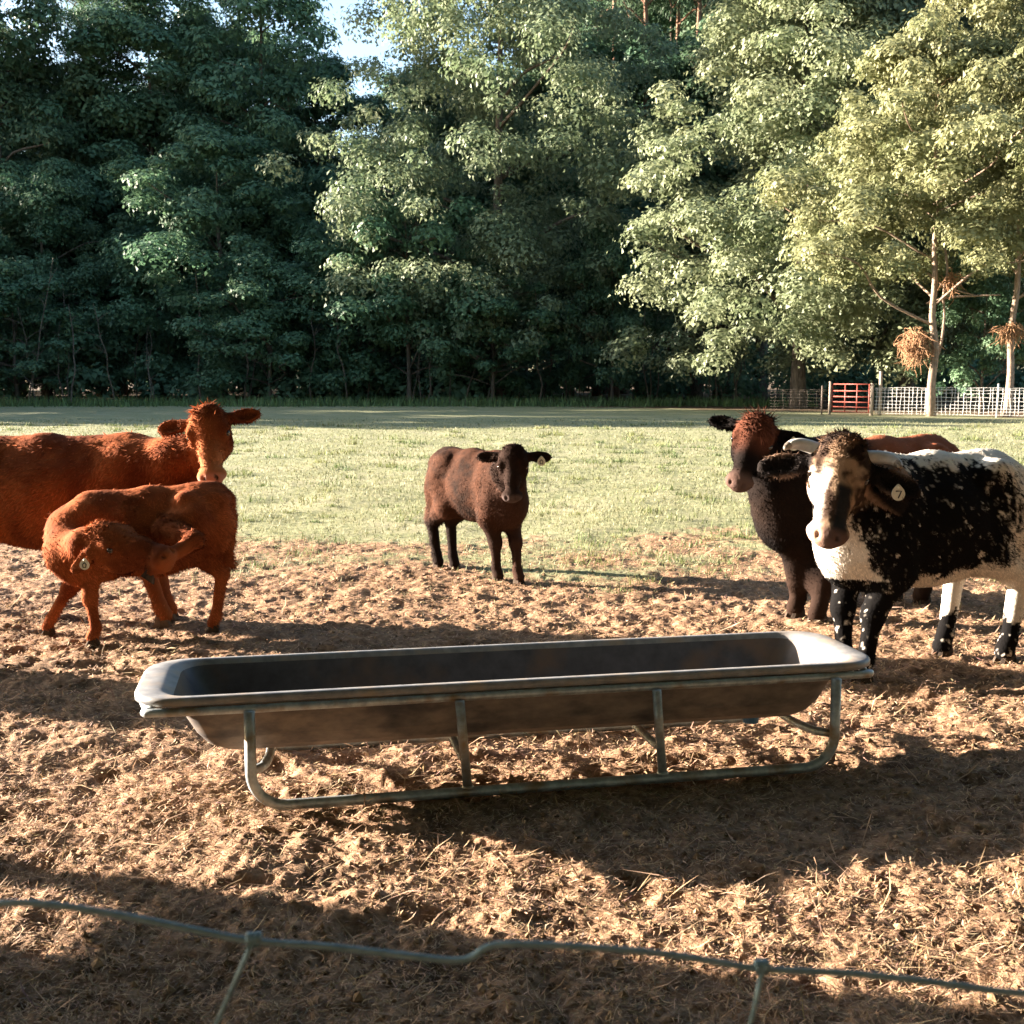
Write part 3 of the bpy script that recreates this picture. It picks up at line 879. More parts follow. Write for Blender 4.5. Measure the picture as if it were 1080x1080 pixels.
G = on_ground
def mixc(a, b, t): return np.array(a)[None] * (1 - t[:, None]) + np.array(b)[None] * t[:, None]

# ---- red cow
RED, RED_D, RED_L = (0.235, 0.068, 0.023), (0.115, 0.030, 0.012), (0.36, 0.140, 0.060)
def col_red(P, H, n, hair=None):
    c = mixc(RED_D, RED, sstep(0.25, 0.75, fbm3(P * 5, 3, 5)))
    face = (H[:, 0] > 0.05) & (H[:, 0] < 0.58) & (np.abs(H[:, 1]) < 0.15) & (H[:, 2] > -0.25) & (H[:, 2] < 0.10)
    t = np.where(face, sstep(0.18, 0.42, H[:, 0]) * 0.8, 0.0)
    c = c * (1 - t[:, None]) + np.array(RED_L) * t[:, None]
    nose = np.where(face, sstep(0.445, 0.470, H[:, 0]), 0)
    c = c * (1 - nose[:, None]) + np.array((0.36, 0.20, 0.15)) * nose[:, None]
    nost = np.where(face & (np.hypot(H[:, 0] - 0.476, np.abs(H[:, 1]) - 0.036) < 0.014) & (H[:, 2] > -0.06), 0.85, 0)
    c = c * (1 - nost[:, None])
    return c

build_cow('red_cow', 'large red cow standing behind the red calf, head turned to the camera', dict(
    scale=1.02, pos=(-3.06, 7.74), heading=R(-3), lx=1.08, girth=1.05, belly=0.06, seed=2, hairs=60000,
    FR=G(172, 657), FL=G(178, 651), HR=(-4.02, 7.45, 0), HL=(-4.12, 7.95, 0),
    poll=at_depth(216, 434, 7.42), muzzle=at_depth(221, 506, 7.20), face=(-0.05, -1, 0.55), headw=1.25, ear_droop=-0.02, ear_back=0.05, earl=1.05,
    fur=0.032, tip_backlight=2.0, neckr=0.95, nbf=0.19, nkz=-0.02, tuft=0.05, tuft_f=0.06, color=col_red, tag_side=None, hoofmat=M_PALEHOOF))

# ---- red calf, head bent back to its raised hind foot
def col_calf(P, H, n, hair=None):
    c = mixc((0.125, 0.033, 0.013), (0.245, 0.070, 0.024), sstep(0.25, 0.75, fbm3(P * 5, 3, 15)))
    face = (H[:, 0] > 0.1) & (H[:, 0] < 0.52) & (np.abs(H[:, 1]) < 0.075) & (H[:, 2] > -0.16) & (H[:, 2] < 0.0)
    nose = np.where(face, sstep(0.46, 0.48, H[:, 0]), 0)
    c = c * (1 - nose[:, None]) + np.array((0.20, 0.06, 0.022)) * nose[:, None]
    return c

calf_th = R(180 + 7)
build_cow('red_calf', 'red calf bending its head back to its raised hind foot', dict(
    scale=0.775, lx=0.86, tilt=-0.07, tail=[(-0.82, 0, 1.05), (-0.845, 0, 0.92), (-0.83, 0.01, 0.72), (-0.80, 0.02, 0.54)], pos=(-2.32, 7.03), heading=calf_th, girth=1.0, seed=3, hairs=52000, leg=0.92,
    FL=G(99, 679), FR=G(52, 668), HR=G(226, 664),
    chain_HL=([at_depth(205, 548, 6.93), at_depth(178, 560, 6.86), at_depth(206, 570, 6.64), at_depth(166, 595, 6.50), at_depth(158, 606, 6.48)], [0.16, 0.12, 0.066, 0.045, 0.045]),
    poll=at_depth(104, 556, 6.60), muzzle=at_depth(180, 580, 6.44), face=(-0.15, -0.35, 1.0), headw=1.0, ear_droop=-0.15, ear_back=0.45, earl=0.8,
    neck=[(at_depth(106, 552, 7.02), 0.21), (at_depth(78, 562, 6.94), 0.20), (at_depth(72, 582, 6.80), 0.165), (at_depth(90, 574, 6.64), 0.115)],
    extra=[('e', at_depth(78, 594, 6.84), (0.12, 0.14, 0.17), 0.06)],
    tuft=0.03, color=col_calf, tag_side=-1, tagsize=0.036, mark='oval', fur=0.036, tip_backlight=2.0, hoofmat=M_HOOF))

# ---- brown calf in the middle
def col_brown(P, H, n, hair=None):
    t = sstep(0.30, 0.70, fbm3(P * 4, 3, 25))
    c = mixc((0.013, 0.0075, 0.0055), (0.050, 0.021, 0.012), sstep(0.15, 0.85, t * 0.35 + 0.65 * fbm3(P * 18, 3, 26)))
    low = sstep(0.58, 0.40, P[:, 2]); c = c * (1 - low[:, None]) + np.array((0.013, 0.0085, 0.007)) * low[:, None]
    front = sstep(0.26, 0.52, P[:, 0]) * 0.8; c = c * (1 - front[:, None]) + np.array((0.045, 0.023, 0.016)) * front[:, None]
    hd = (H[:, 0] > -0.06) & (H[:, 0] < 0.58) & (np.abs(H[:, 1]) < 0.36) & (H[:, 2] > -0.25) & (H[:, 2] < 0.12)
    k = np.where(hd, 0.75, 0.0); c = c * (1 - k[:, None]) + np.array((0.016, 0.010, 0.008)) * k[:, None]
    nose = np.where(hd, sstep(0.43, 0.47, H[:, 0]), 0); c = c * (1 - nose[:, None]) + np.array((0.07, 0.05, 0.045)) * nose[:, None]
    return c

a0, a1 = (G(462, 598) + G(477, 600)) / 2, (G(525, 613) + G(547, 615)) / 2
cd = a1 - a0
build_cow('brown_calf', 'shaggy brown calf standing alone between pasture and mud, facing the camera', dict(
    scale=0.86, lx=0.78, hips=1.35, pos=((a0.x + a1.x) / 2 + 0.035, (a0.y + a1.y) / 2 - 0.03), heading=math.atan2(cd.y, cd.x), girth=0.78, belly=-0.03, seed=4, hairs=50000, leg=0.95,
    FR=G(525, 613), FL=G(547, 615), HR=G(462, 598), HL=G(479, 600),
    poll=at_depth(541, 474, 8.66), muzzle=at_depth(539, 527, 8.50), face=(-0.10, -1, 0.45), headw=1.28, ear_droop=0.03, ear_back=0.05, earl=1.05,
    neckr=0.82, tuft=0.03, color=col_brown, tag_side=1, tagsize=0.036, mark='oval', fur=0.022, tip_backlight=1.6))

# ---- dark cow
def col_dark(P, H, n, hair=None):
    t = sstep(0.35, 0.75, fbm3(P * 4, 3, 35))
    c = mixc((0.0055, 0.0042, 0.004), (0.013, 0.008, 0.006), t)
    top = sstep(0.98, 1.14, P[:, 2]) * sstep(0.25, 0.0, P[:, 0]); c = c * (1 - top[:, None]) + np.array((0.22, 0.075, 0.038)) * top[:, None]
    low = sstep(0.42, 0.25, P[:, 2]) * 0.6; c = c * (1 - low[:, None]) + np.array((0.030, 0.017, 0.012)) * low[:, None]
    hd = (H[:, 0] > -0.08) & (H[:, 0] < 0.58) & (np.abs(H[:, 1]) < 0.15) & (H[:, 2] > -0.25) & (H[:, 2] < 0.12)
    k = np.where(hd, sstep(-0.10, -0.02, H[:, 2]) * sstep(0.30, 0.10, H[:, 0]) * 0.8, 0)
    c = c * (1 - k[:, None]) + np.array((0.10, 0.036, 0.021)) * k[:, None]
    nose = np.where(hd, sstep(0.36, 0.45, H[:, 0]), 0) * 0.8; c = c * (1 - nose[:, None]) + np.array((0.095, 0.058, 0.047)) * nose[:, None]
    return c

a0, a1 = (G(943, 633) + G(972, 636)) / 2, (G(839, 650) + G(862, 656)) / 2
cd = a1 - a0
build_cow('dark_brown_cow', 'dark brown cow with a curly forelock standing behind the spotted cow', dict(
    scale=1.0, lx=1.0, pos=((a0.x + a1.x) / 2 + 0.06, (a0.y + a1.y) / 2 + 0.04), heading=math.atan2(cd.y, cd.x), girth=1.0, leg=1.12, seed=5, hairs=60000,
    FR=G(839, 650), FL=G(862, 656), HR=G(943, 633), HL=G(972, 636),
    poll=at_depth(800, 442, 7.18), muzzle=at_depth(776, 511, 6.98), face=(-0.30, -1, 0.50), headw=1.22, ear_droop=0.0, ear_back=0.05, earl=1.0,
    neckr=1.12, nbf=0.17, tuft=0.07, tuft_f=0.13, color=col_dark, tag_side=1, tagsize=0.036, mark='two', fur=0.022,
    extra=[('e', at_depth(827, 538, 7.38), (0.18, 0.18, 0.23), 0.16), ('c', at_depth(815, 515, 7.3), at_depth(830, 552, 7.42), 0.13, 0.16, 0.14), ('c', at_depth(838, 565, 7.50), at_depth(840, 612, 7.56), 0.115, 0.062, 0.10), ('c', at_depth(858, 570, 7.50), at_depth(862, 615, 7.50), 0.115, 0.062, 0.10)]))

# ---- spotted cow
WHITE, BLACK, TAN = (0.60, 0.545, 0.47), (0.0050, 0.0046, 0.0046), (0.28, 0.18, 0.11)
def col_spot(P, H, n, hair=None):
    nz = fbm3(P * V3(10, 10, 13), 4, 45)
    sp_ = 0.5 * noise3(P * V3(44, 44, 24), 46) + 0.5 * noise3(P * V3(80, 80, 95), 49)
    sp_ = np.clip((sp_ - 0.5) * 1.7 + 0.5, 0, 1)
    if hair is not None: sp_ = sp_ * 0.55 + hair.uniform(0, 1, len(P)) * 0.45
    wob = (nz - 0.5) * 0.30
    x, z = P[:, 0] / 0.84, P[:, 2]
    white = np.zeros(len(P))
    white = np.maximum(white, sstep(1.07, 1.24, z + wob * 0.6 + 0.06 * sstep(0, -0.5, x)))                  # top line
    white = np.maximum(white, sstep(-0.24, -0.76, x + wob) * 0.72)                                           # speckled rump
    white = np.maximum(white, sstep(0.62, 0.49, z + wob * 0.5 + 0.06 * x) * sstep(0.62, 0.5, np.abs(x)))     # belly
    white = np.maximum(white, sstep(0.34, 0.52, x + wob * 0.4) * sstep(0.98, 0.84, z + wob * 0.3) * sstep(0.24, 0.13, P[:, 1] + wob * 0.3))     # breast
    hind = (x < -0.25) & (z < 0.72)
    white = np.where(hind, np.maximum(white, sstep(0.70, 0.52, z + wob * 0.4) * 0.97), white)
    white = np.where(hind, white * (1 - 0.85 * sstep(0.30, 0.20, z + wob * 0.5)), white)
    white = np.where((x > 0.25) & (z < 0.56), np.minimum(white, 0.17), white)
    white = np.where(z < 0.10, 0.2, white)
    wd_ = np.where(z < 0.5, 0.07, 0.20)
    speck = sstep(-wd_, wd_, white - (0.04 + 0.92 * sp_))
    fl = (noise3(P * V3(26, 26, 34), 47) > 0.89) & (z > 0.62)
    speck = np.where(fl & (white < 0.5), 0.75, speck)
    c = mixc(BLACK, WHITE, speck)
    hd = (H[:, 0] > -0.10) & (H[:, 0] < 0.60) & (np.abs(H[:, 1]) < 0.165) & (H[:, 2] > -0.26) & (H[:, 2] < 0.12)
    ear = (H[:, 0] > -0.08) & (H[:, 0] < 0.2) & (np.abs(H[:, 1]) >= 0.13) & (np.abs(H[:, 1]) < 0.4) & (H[:, 2] > -0.26) & (H[:, 2] < 0.12)
    hn = fbm3(P * 16, 3, 48)
    fc = mixc((0.045, 0.028, 0.020), (0.34, 0.23, 0.15), sstep(0.38, 0.60, hn))
    wf = sstep(0.02, 0.055, -H[:, 1] * sp_side + (hn - 0.5) * 0.06) * sstep(0.12, 0.20, H[:, 0] + (hn - 0.5) * 0.1)
    fc = fc * (1 - wf[:, None]) + np.array((0.60, 0.50, 0.44)) * wf[:, None]
    dk = sstep(0.000, 0.020, H[:, 1] * sp_side - 0.002 + (hn - 0.5) * 0.03) * sstep(0.20, 0.24, H[:, 0]) * sstep(0.085, 0.06, H[:, 1] * sp_side)
    fc = fc * (1 - dk[:, None]) + np.array((0.022, 0.022, 0.024)) * dk[:, None]
    mz = sstep(0.425, 0.455, H[:, 0]); fc = fc * (1 - mz[:, None]) + mixc((0.09, 0.055, 0.045), (0.42, 0.27, 0.20), sstep(0.0, 0.05, -H[:, 1] * sp_side)) * mz[:, None]
    pl = sstep(0.10, 0.02, H[:, 0] + (hn - 0.5) * 0.08); fc = fc * (1 - pl[:, None]) + mixc((0.03, 0.02, 0.016), (0.15, 0.09, 0.055), sstep(0.4, 0.6, hn)) * pl[:, None]
    back = sstep(-0.13, -0.19, H[:, 2]); fc = fc * (1 - back[:, None]) + c * back[:, None]
    c = np.where(hd[:, None], fc, c)
    ec = mixc((0.015, 0.012, 0.011), (0.30, 0.19, 0.13), sstep(0.04, 0.075, np.abs(H[:, 0] - 0.085 - 0.30 * (np.abs(H[:, 1]) - 0.095))) * 0.9)
    c = np.where(ear[:, None], ec, c)
    return c
sp_side = 1.0
a0, a1 = (G(998, 692) + G(1060, 697)) / 2, (G(886, 711) + G(909, 719)) / 2
cd = a1 - a0
build_cow('spotted_cow', 'black and white speckled cow with short pale horns beside the trough', dict(
    scale=1.0, lx=0.82, hips=1.4, pos=((a0.x + a1.x) / 2 - 0.02, (a0.y + a1.y) / 2 + 0.005), heading=math.atan2(cd.y, cd.x), girth=1.0, belly=0.03, seed=6, hairs=105000,
    FR=G(886, 711), FL=G(909, 719), HR=G(994, 690), HL=G(1060, 697),
    poll=at_depth(891, 466, 5.76), muzzle=at_depth(872, 568, 5.50), face=(-0.22, -1, 0.50), headw=1.20, ear_droop=0.30, ear_back=0.02, earl=1.2, earf=0.085,
    horns=True, neckr=1.0, tuft=0.035, color=col_spot, tag_side=1, tagsize=0.034, mark='seven', fur=0.016, hairw=0.0036, h=0.012))
# ------------------------------------------------------------------ trees
M_LEAF = mat_attr('leaves', 0.55, 0.22, translucent=0.32, var=0.16)
M_BARK = mat_noise('bark', (0.055, 0.042, 0.032), (0.16, 0.125, 0.095), 5, rough=0.9, spec=0.2, bump=0.8, bdist=0.03, stretch=(3, 3, 0.6))
M_PINEBARK = mat_noise('pine_bark', (0.10, 0.055, 0.035), (0.25, 0.145, 0.095), 4, rough=0.9, spec=0.2, bump=0.8, bdist=0.03, stretch=(3, 3, 0.5))
M_PALEBARK = mat_noise('pale_bark', (0.16, 0.11, 0.08), (0.34, 0.25, 0.18), 6, rough=0.9, spec=0.2, bump=0.7, bdist=0.03, stretch=(3, 3, 0.8))
M_DEADVINE = mat_noise('dead_vine', (0.17, 0.085, 0.04), (0.36, 0.20, 0.10), 14, rough=0.9, bump=0)

def unit(a): return a / (np.linalg.norm(a, axis=1)[:, None] + 1e-9)

def leaf_cloud(cen, rad, per, size, rg, squash=0.62, c1=(0.045, 0.085, 0.028), c2=(0.115, 0.165, 0.055), aspect=0.75, needle=False):
    """Leaf-sized folded faces gathered in clumps; per leaf colour."""
    per = (per * (rad / rad.mean()) ** 2).astype(int)
    ci = np.repeat(np.arange(len(cen)), per); n = len(ci)
    d = unit(rg.normal(0, 1, (n, 3)))
    flip = (d[:, 2] < -0.25) & (rg.uniform(0, 1, n) < 0.7); d[flip, 2] *= -1
    rr = rad[ci] * (0.35 + 0.65 * rg.uniform(0, 1, n) ** 0.6) * (1 + 0.30 * rg.normal(0, 1, n) * (rg.uniform(0, 1, n) < 0.25))
    P = cen[ci] + d * rr[:, None] * np.array([1, 1, squash])
    nrm = unit(d * 0.95 + np.array([0, 0, 0.40]) + rg.normal(0, 0.32, (n, 3)))
    t = unit(np.cross(nrm, rg.normal(0, 1, (n, 3))))
    b = np.cross(nrm, t)
    l = (size * rg.uniform(0.6, 1.35, n))[:, None]
    if needle:
        t = unit(d + rg.normal(0, 0.35, (n, 3))); b = unit(np.cross(t, rg.normal(0, 1, (n, 3)))); nrm = np.cross(t, b)
    w = l * aspect
    V = np.stack([P - t * l * 0.45 + b * w * 0.5, P - t * l * 0.45 - b * w * 0.5, P + t * l * 0.6], 1)
    V[np.einsum('ij,ij->i', np.cross(V[:, 1] - V[:, 0], V[:, 2] - V[:, 0]), d) < 0] = V[np.einsum('ij,ij->i', np.cross(V[:, 1] - V[:, 0], V[:, 2] - V[:, 0]), d) < 0][:, ::-1]
    V = V.reshape(-1, 3)
    k = np.clip(rg.uniform(0, 1, len(cen))[ci] * 0.55 + rg.uniform(0, 1, n) * 0.45, 0, 1)[:, None]
    col = np.array(c1) * (1 - k) + np.array(c2) * k
    return V, np.repeat(col, 3, 0)

def crown_centres(rg, n, z0, z1, rad, prof, rc):
    """Clump centres in the outer part of an uneven crown envelope of radius 1 x rad."""
    t = rg.uniform(0, 1, n); az = rg.uniform(0, 2 * math.pi, n)
    lob = 1 + 0.22 * np.sin(az * 3 + t * 9 + rg.uniform(0, 6)) + 0.16 * np.sin(az * 5 - t * 13 + rg.uniform(0, 6))
    rr = rad * prof(t) * lob * np.where(rg.uniform(0, 1, n) < 0.70, rg.uniform(0.74, 1.0, n), rg.uniform(0.15, 0.74, n))
    cen = np.stack([rr * np.cos(az), rr * np.sin(az), z0 + (z1 - z0) * t], 1)
    return cen, rc * rg.uniform(0.6, 1.4, n)

def wood(rg, H, r0, cen, nl, lean=0.02, z_first=0.2, droop=0.0):
    """Tapered trunk with limbs that reach into the crown's clumps."""
    mb = MB()
    pts = [(0, 0, -0.25)]; x = y = 0.0; n = 10
    for i in range(1, n + 1):
        x += rg.normal(0, lean) * H / n * 2; y += rg.normal(0, lean) * H / n * 2
        pts.append((x, y, H * i / n))
    rad = [r0 * 1.35] + [r0 * (1 - 0.88 * i / n) for i in range(1, n + 1)]
    mb.tube(curve_pts(pts, 3), list(np.interp(np.linspace(0, n, 3 * n + 1), range(n + 1), rad)), 9)
    P = np.array(pts)
    sel = rg.permutation(len(cen))[:nl]
    for c in cen[sel]:
        zs = max(z_first * H, min(c[2] - np.hypot(c[0], c[1]) * rg.uniform(0.25, 0.6), H * 0.92))
        b0 = np.array([np.interp(zs, P[:, 2], P[:, 0]), np.interp(zs, P[:, 2], P[:, 1]), zs])
        m1 = b0 * 0.6 + c * 0.4 + rg.normal(0, 0.25, 3) + np.array([0, 0, 0.3]); m2 = b0 * 0.25 + c * 0.75 + rg.normal(0, 0.25, 3)
        rl = r0 * 0.42 * (1 - 0.7 * zs / H)
        mb.tube(curve_pts([b0, m1, m2, c], 3), list(np.linspace(rl, 0.025, 10)), 6)
    return mb

def make_kind(seed, H, r0, rad, z0, prof, nc, per, size, rc, nl=18, bark=None, zf=0.15, lean=0.012, **kw):
    rg = np.random.default_rng(seed)
    cen, rcs = crown_centres(rg, nc, z0, H, rad, prof, rc)
    V, col = leaf_cloud(cen, rcs, per, size, rg, **kw)
    crown = mesh_np('crown', V, np.arange(len(V)).reshape(-1, 3), col)
    crown.materials.append(M_LEAF)
    mb = wood(rg, H * 0.93, r0, cen, nl, lean, zf)
    me = bpy.data.meshes.new('trunk'); me.from_pydata(mb.v, [], mb.f); me.update()
    me.polygons.foreach_set('use_smooth', np.ones(len(me.polygons), bool))
    me.materials.append(bark or M_BARK)
    return dict(H=H, rad=rad, crown=crown, trunk=me)

oval = lambda t: np.sqrt(np.clip(1 - (2 * t - 0.9) ** 2 / 1.25, 0.03, 1))
dome = lambda t: np.sqrt(np.clip(1 - np.clip(t - 0.25, 0, 1) ** 2 / 0.60, 0.03, 1)) * (0.75 + 0.25 * np.clip(t * 4, 0, 1))
skirt = lambda t: np.clip(np.where(t < 0.3, 0.80 + 0.67 * t, 1.0 - 0.92 * (t - 0.3)), 0.25, 1)
cone = lambda t: np.clip(1.05 - 0.85 * t, 0.1, 1)
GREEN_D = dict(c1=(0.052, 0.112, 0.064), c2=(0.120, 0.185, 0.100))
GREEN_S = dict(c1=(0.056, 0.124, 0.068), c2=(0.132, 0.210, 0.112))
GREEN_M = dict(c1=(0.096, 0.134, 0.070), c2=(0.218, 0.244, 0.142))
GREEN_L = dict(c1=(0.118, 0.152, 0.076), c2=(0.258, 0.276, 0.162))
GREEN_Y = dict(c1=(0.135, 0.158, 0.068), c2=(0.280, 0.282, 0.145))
KIND = {
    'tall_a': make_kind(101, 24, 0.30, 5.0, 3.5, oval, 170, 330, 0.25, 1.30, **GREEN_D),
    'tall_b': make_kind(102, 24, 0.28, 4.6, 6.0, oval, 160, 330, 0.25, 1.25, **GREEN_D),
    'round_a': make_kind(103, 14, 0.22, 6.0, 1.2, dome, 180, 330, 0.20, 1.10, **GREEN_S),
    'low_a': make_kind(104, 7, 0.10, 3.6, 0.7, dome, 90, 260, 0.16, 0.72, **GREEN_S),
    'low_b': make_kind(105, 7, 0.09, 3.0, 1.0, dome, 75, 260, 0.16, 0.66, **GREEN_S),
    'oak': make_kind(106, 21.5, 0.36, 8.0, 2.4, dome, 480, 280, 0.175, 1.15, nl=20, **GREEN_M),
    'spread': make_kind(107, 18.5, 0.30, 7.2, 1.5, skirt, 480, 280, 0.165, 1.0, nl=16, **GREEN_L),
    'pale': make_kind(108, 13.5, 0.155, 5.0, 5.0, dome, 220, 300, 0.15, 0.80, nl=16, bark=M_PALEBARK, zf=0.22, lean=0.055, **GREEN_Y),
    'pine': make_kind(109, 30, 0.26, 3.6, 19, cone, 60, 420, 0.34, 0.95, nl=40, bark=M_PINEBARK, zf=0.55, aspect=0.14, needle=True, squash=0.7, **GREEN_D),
}

def tree(kind, name, label, px, y, H, rad, rz=0.0, group=None, X=None, k=1.0):
    K = KIND[kind]; y *= k; H *= k; rad *= k
    if X is None:
        X = (px - 540.0) / F_PX * (y * _cp + 1.6 * _sp)
    o = thing(name, label, 'tree', (X, y, float(ground_h(np.array([X]), np.array([float(y)]))[0])), rz, group)
    sx, sz = rad / K['rad'], H / K['H']
    o.scale = (sx, sx, sz)
    link('trunk', K['trunk'], None, o); link('crown', K['crown'], None, o)
    return o

# right hand clump, lit
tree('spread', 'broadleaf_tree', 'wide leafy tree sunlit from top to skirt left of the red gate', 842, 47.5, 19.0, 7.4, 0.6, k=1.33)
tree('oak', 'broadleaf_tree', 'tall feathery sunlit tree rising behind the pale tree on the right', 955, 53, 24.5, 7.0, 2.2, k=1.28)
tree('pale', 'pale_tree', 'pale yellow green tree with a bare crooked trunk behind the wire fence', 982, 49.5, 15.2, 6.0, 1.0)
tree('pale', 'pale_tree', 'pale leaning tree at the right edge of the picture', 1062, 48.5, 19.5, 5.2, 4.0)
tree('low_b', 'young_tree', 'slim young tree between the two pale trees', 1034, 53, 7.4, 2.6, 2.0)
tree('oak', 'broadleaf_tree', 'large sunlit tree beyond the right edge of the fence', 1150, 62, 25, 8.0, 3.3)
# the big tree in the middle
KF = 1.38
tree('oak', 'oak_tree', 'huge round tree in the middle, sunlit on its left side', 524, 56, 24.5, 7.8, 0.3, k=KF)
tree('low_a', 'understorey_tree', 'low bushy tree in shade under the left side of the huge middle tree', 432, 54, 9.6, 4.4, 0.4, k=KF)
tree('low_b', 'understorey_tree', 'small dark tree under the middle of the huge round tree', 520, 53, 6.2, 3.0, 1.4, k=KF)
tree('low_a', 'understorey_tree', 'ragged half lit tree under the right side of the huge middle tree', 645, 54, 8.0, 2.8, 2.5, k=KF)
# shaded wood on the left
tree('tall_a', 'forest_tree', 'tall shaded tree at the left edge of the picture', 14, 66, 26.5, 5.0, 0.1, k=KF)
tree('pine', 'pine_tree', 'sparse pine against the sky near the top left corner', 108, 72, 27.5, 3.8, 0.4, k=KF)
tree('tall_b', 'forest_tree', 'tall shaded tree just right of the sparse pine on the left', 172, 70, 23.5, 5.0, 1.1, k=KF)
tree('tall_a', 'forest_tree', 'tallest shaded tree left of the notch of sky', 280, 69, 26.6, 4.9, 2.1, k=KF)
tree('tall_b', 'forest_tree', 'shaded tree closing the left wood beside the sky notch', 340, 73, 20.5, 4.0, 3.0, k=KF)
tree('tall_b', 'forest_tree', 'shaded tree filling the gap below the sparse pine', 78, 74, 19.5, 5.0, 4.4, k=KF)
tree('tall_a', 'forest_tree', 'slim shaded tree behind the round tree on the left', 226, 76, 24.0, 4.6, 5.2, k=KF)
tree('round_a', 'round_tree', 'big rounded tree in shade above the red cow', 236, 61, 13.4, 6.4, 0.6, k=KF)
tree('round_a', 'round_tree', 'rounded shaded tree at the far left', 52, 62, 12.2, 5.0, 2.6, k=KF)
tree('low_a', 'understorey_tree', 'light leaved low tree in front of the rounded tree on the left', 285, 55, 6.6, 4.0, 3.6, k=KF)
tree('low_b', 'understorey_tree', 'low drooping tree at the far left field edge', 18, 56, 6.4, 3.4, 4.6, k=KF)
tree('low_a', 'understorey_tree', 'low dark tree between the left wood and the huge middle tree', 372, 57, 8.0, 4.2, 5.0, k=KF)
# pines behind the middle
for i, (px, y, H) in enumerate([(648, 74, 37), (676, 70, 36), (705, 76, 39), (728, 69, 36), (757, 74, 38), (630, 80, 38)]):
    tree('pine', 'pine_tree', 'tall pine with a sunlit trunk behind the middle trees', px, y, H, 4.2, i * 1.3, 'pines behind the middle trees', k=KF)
# deeper rows
rg = random.Random(5)
GB = 'dim trees deep in the wood'
for i in range(34):
    px = -60 + i * 36 + rg.uniform(-14, 14)
    y = rg.uniform(80, 104)
    H = rg.uniform(20, 26)
    if 320 < px < 430: H = rg.uniform(15, 18)
    if 25 < px < 75: H = rg.uniform(15, 19)
    if 600 < px < 1100: H = rg.uniform(30, 36)
    tree('tall_a' if i % 2 else 'tall_b', 'forest_tree', 'dim tree deep in the wood behind the front trees', px, y, H, rg.uniform(4.2, 5.4) + (1.0 if px > 600 else 0), rg.uniform(0, 6), GB, k=KF)
for px, y, H in ((800, 66, 22), (870, 70, 23), (765, 68, 20), (1010, 68, 23), (1085, 66, 24), (690, 70, 21), (735, 66, 16), (600, 72, 22), (480, 74, 20)):
    tree('tall_b', 'forest_tree', 'dim tree deep in the wood behind the front trees', px, y, H, 5.0, px * 0.7, GB, k=KF)
# the wood goes on to the left of the picture and shades the far side of the pasture
GL = 'wood beyond the left edge of the picture'
for (X, y, H, r, kd) in [(-35, 48.5, 7.5, 3.4, 'low_a'), (-37, 52.5, 9.5, 4.0, 'low_a'), (-39, 57, 12, 4.6, 'low_a'), (-41, 62.5, 13.5, 5.4, 'round_a'), (-44, 69, 13.5, 5.6, 'round_a'), (-47, 76, 14, 5.8, 'round_a'), (-50, 83, 13, 6.0, 'round_a'), (-56, 80, 13, 6, 'round_a'),
                        (-54, 90, 15, 6.2, 'round_a'), (-62, 90, 16, 6.2, 'round_a'), (-58, 98, 33, 6.4, 'tall_a'), (-50, 99, 33, 6.4, 'tall_b'), (-68, 97, 33, 6.4, 'tall_a'), (-64, 106, 35, 6.6, 'tall_b'), (-54, 108, 35, 6.6, 'tall_a'), (-75, 104, 35, 6.6, 'tall_b'), (-72, 114, 36, 6.6, 'tall_a'), (-60, 117, 36, 6.6, 'tall_b'), (-82, 113, 36, 6.6, 'tall_a'), (-80, 124, 37, 6.6, 'tall_b')]:
    tree(kd, 'forest_tree', 'tree of the wood beyond the left edge of the picture', 0, y, H, r, X * 0.9, GL, X=X)

GR = 'unseen trees added behind the camera to cut sky light'
rg = random.Random(21)
for i in range(20):  # ring of added trees out of view, placed to darken the sky fill
    a_ = R(18 - i * 9.0); d_ = rg.uniform(34, 46)
    tree('tall_a' if i % 2 else 'tall_b', 'forest_tree', 'unseen tree added behind the camera to block sky light', 0, d_ * math.sin(a_), rg.uniform(18, 23), rg.uniform(5.4, 6.4), i, GR, X=d_ * math.cos(a_) + 4)
# tall unseen trees added beside and behind the camera: their high crowns close off the sky above the trough
for X, y, H, r_ in ((-9.5, 1.5, 25, 7.5), (9.5, 2.0, 25, 7.5), (0.5, -5.0, 25, 7.5), (-8, -12, 24, 7.5), (8, -11, 24, 7.5), (17, -3, 24, 7)):
    tree('tall_b', 'forest_tree', 'unseen tree added behind the camera to block sky light', 0, y, H, r_, X, GR, X=X)
# bare saplings along the foot of the wood
rg = random.Random(9)
def sapling_mesh(seed, H):
    r_ = np.random.default_rng(seed); mb = MB()
    pts = [(0, 0, -0.1)]; x = y = 0
    for i in range(1, 7):
        x += r_.normal(0, 0.10); y += r_.normal(0, 0.10); pts.append((x, y, H * i / 6))
    mb.tube(curve_pts(pts, 3), list(np.linspace(0.045, 0.014, 19)), 6)
    for j in range(5):
        k = r_.integers(2, 6); p = Vector(pts[k]); q = p + Vector((r_.normal(0, 0.5), r_.normal(0, 0.4), r_.uniform(0.1, 0.7)))
        mb.tube([p, (p + q) / 2 + Vector((0, 0, 0.08)), q], [0.018, 0.013, 0.007], 5)
    me = bpy.data.meshes.new('stem'); me.from_pydata(mb.v, [], mb.f); me.update(); me.materials.append(M_BARK)
    return me
SAP = [sapling_mesh(200 + i, 4.2 + 0.5 * i) for i in range(6)]
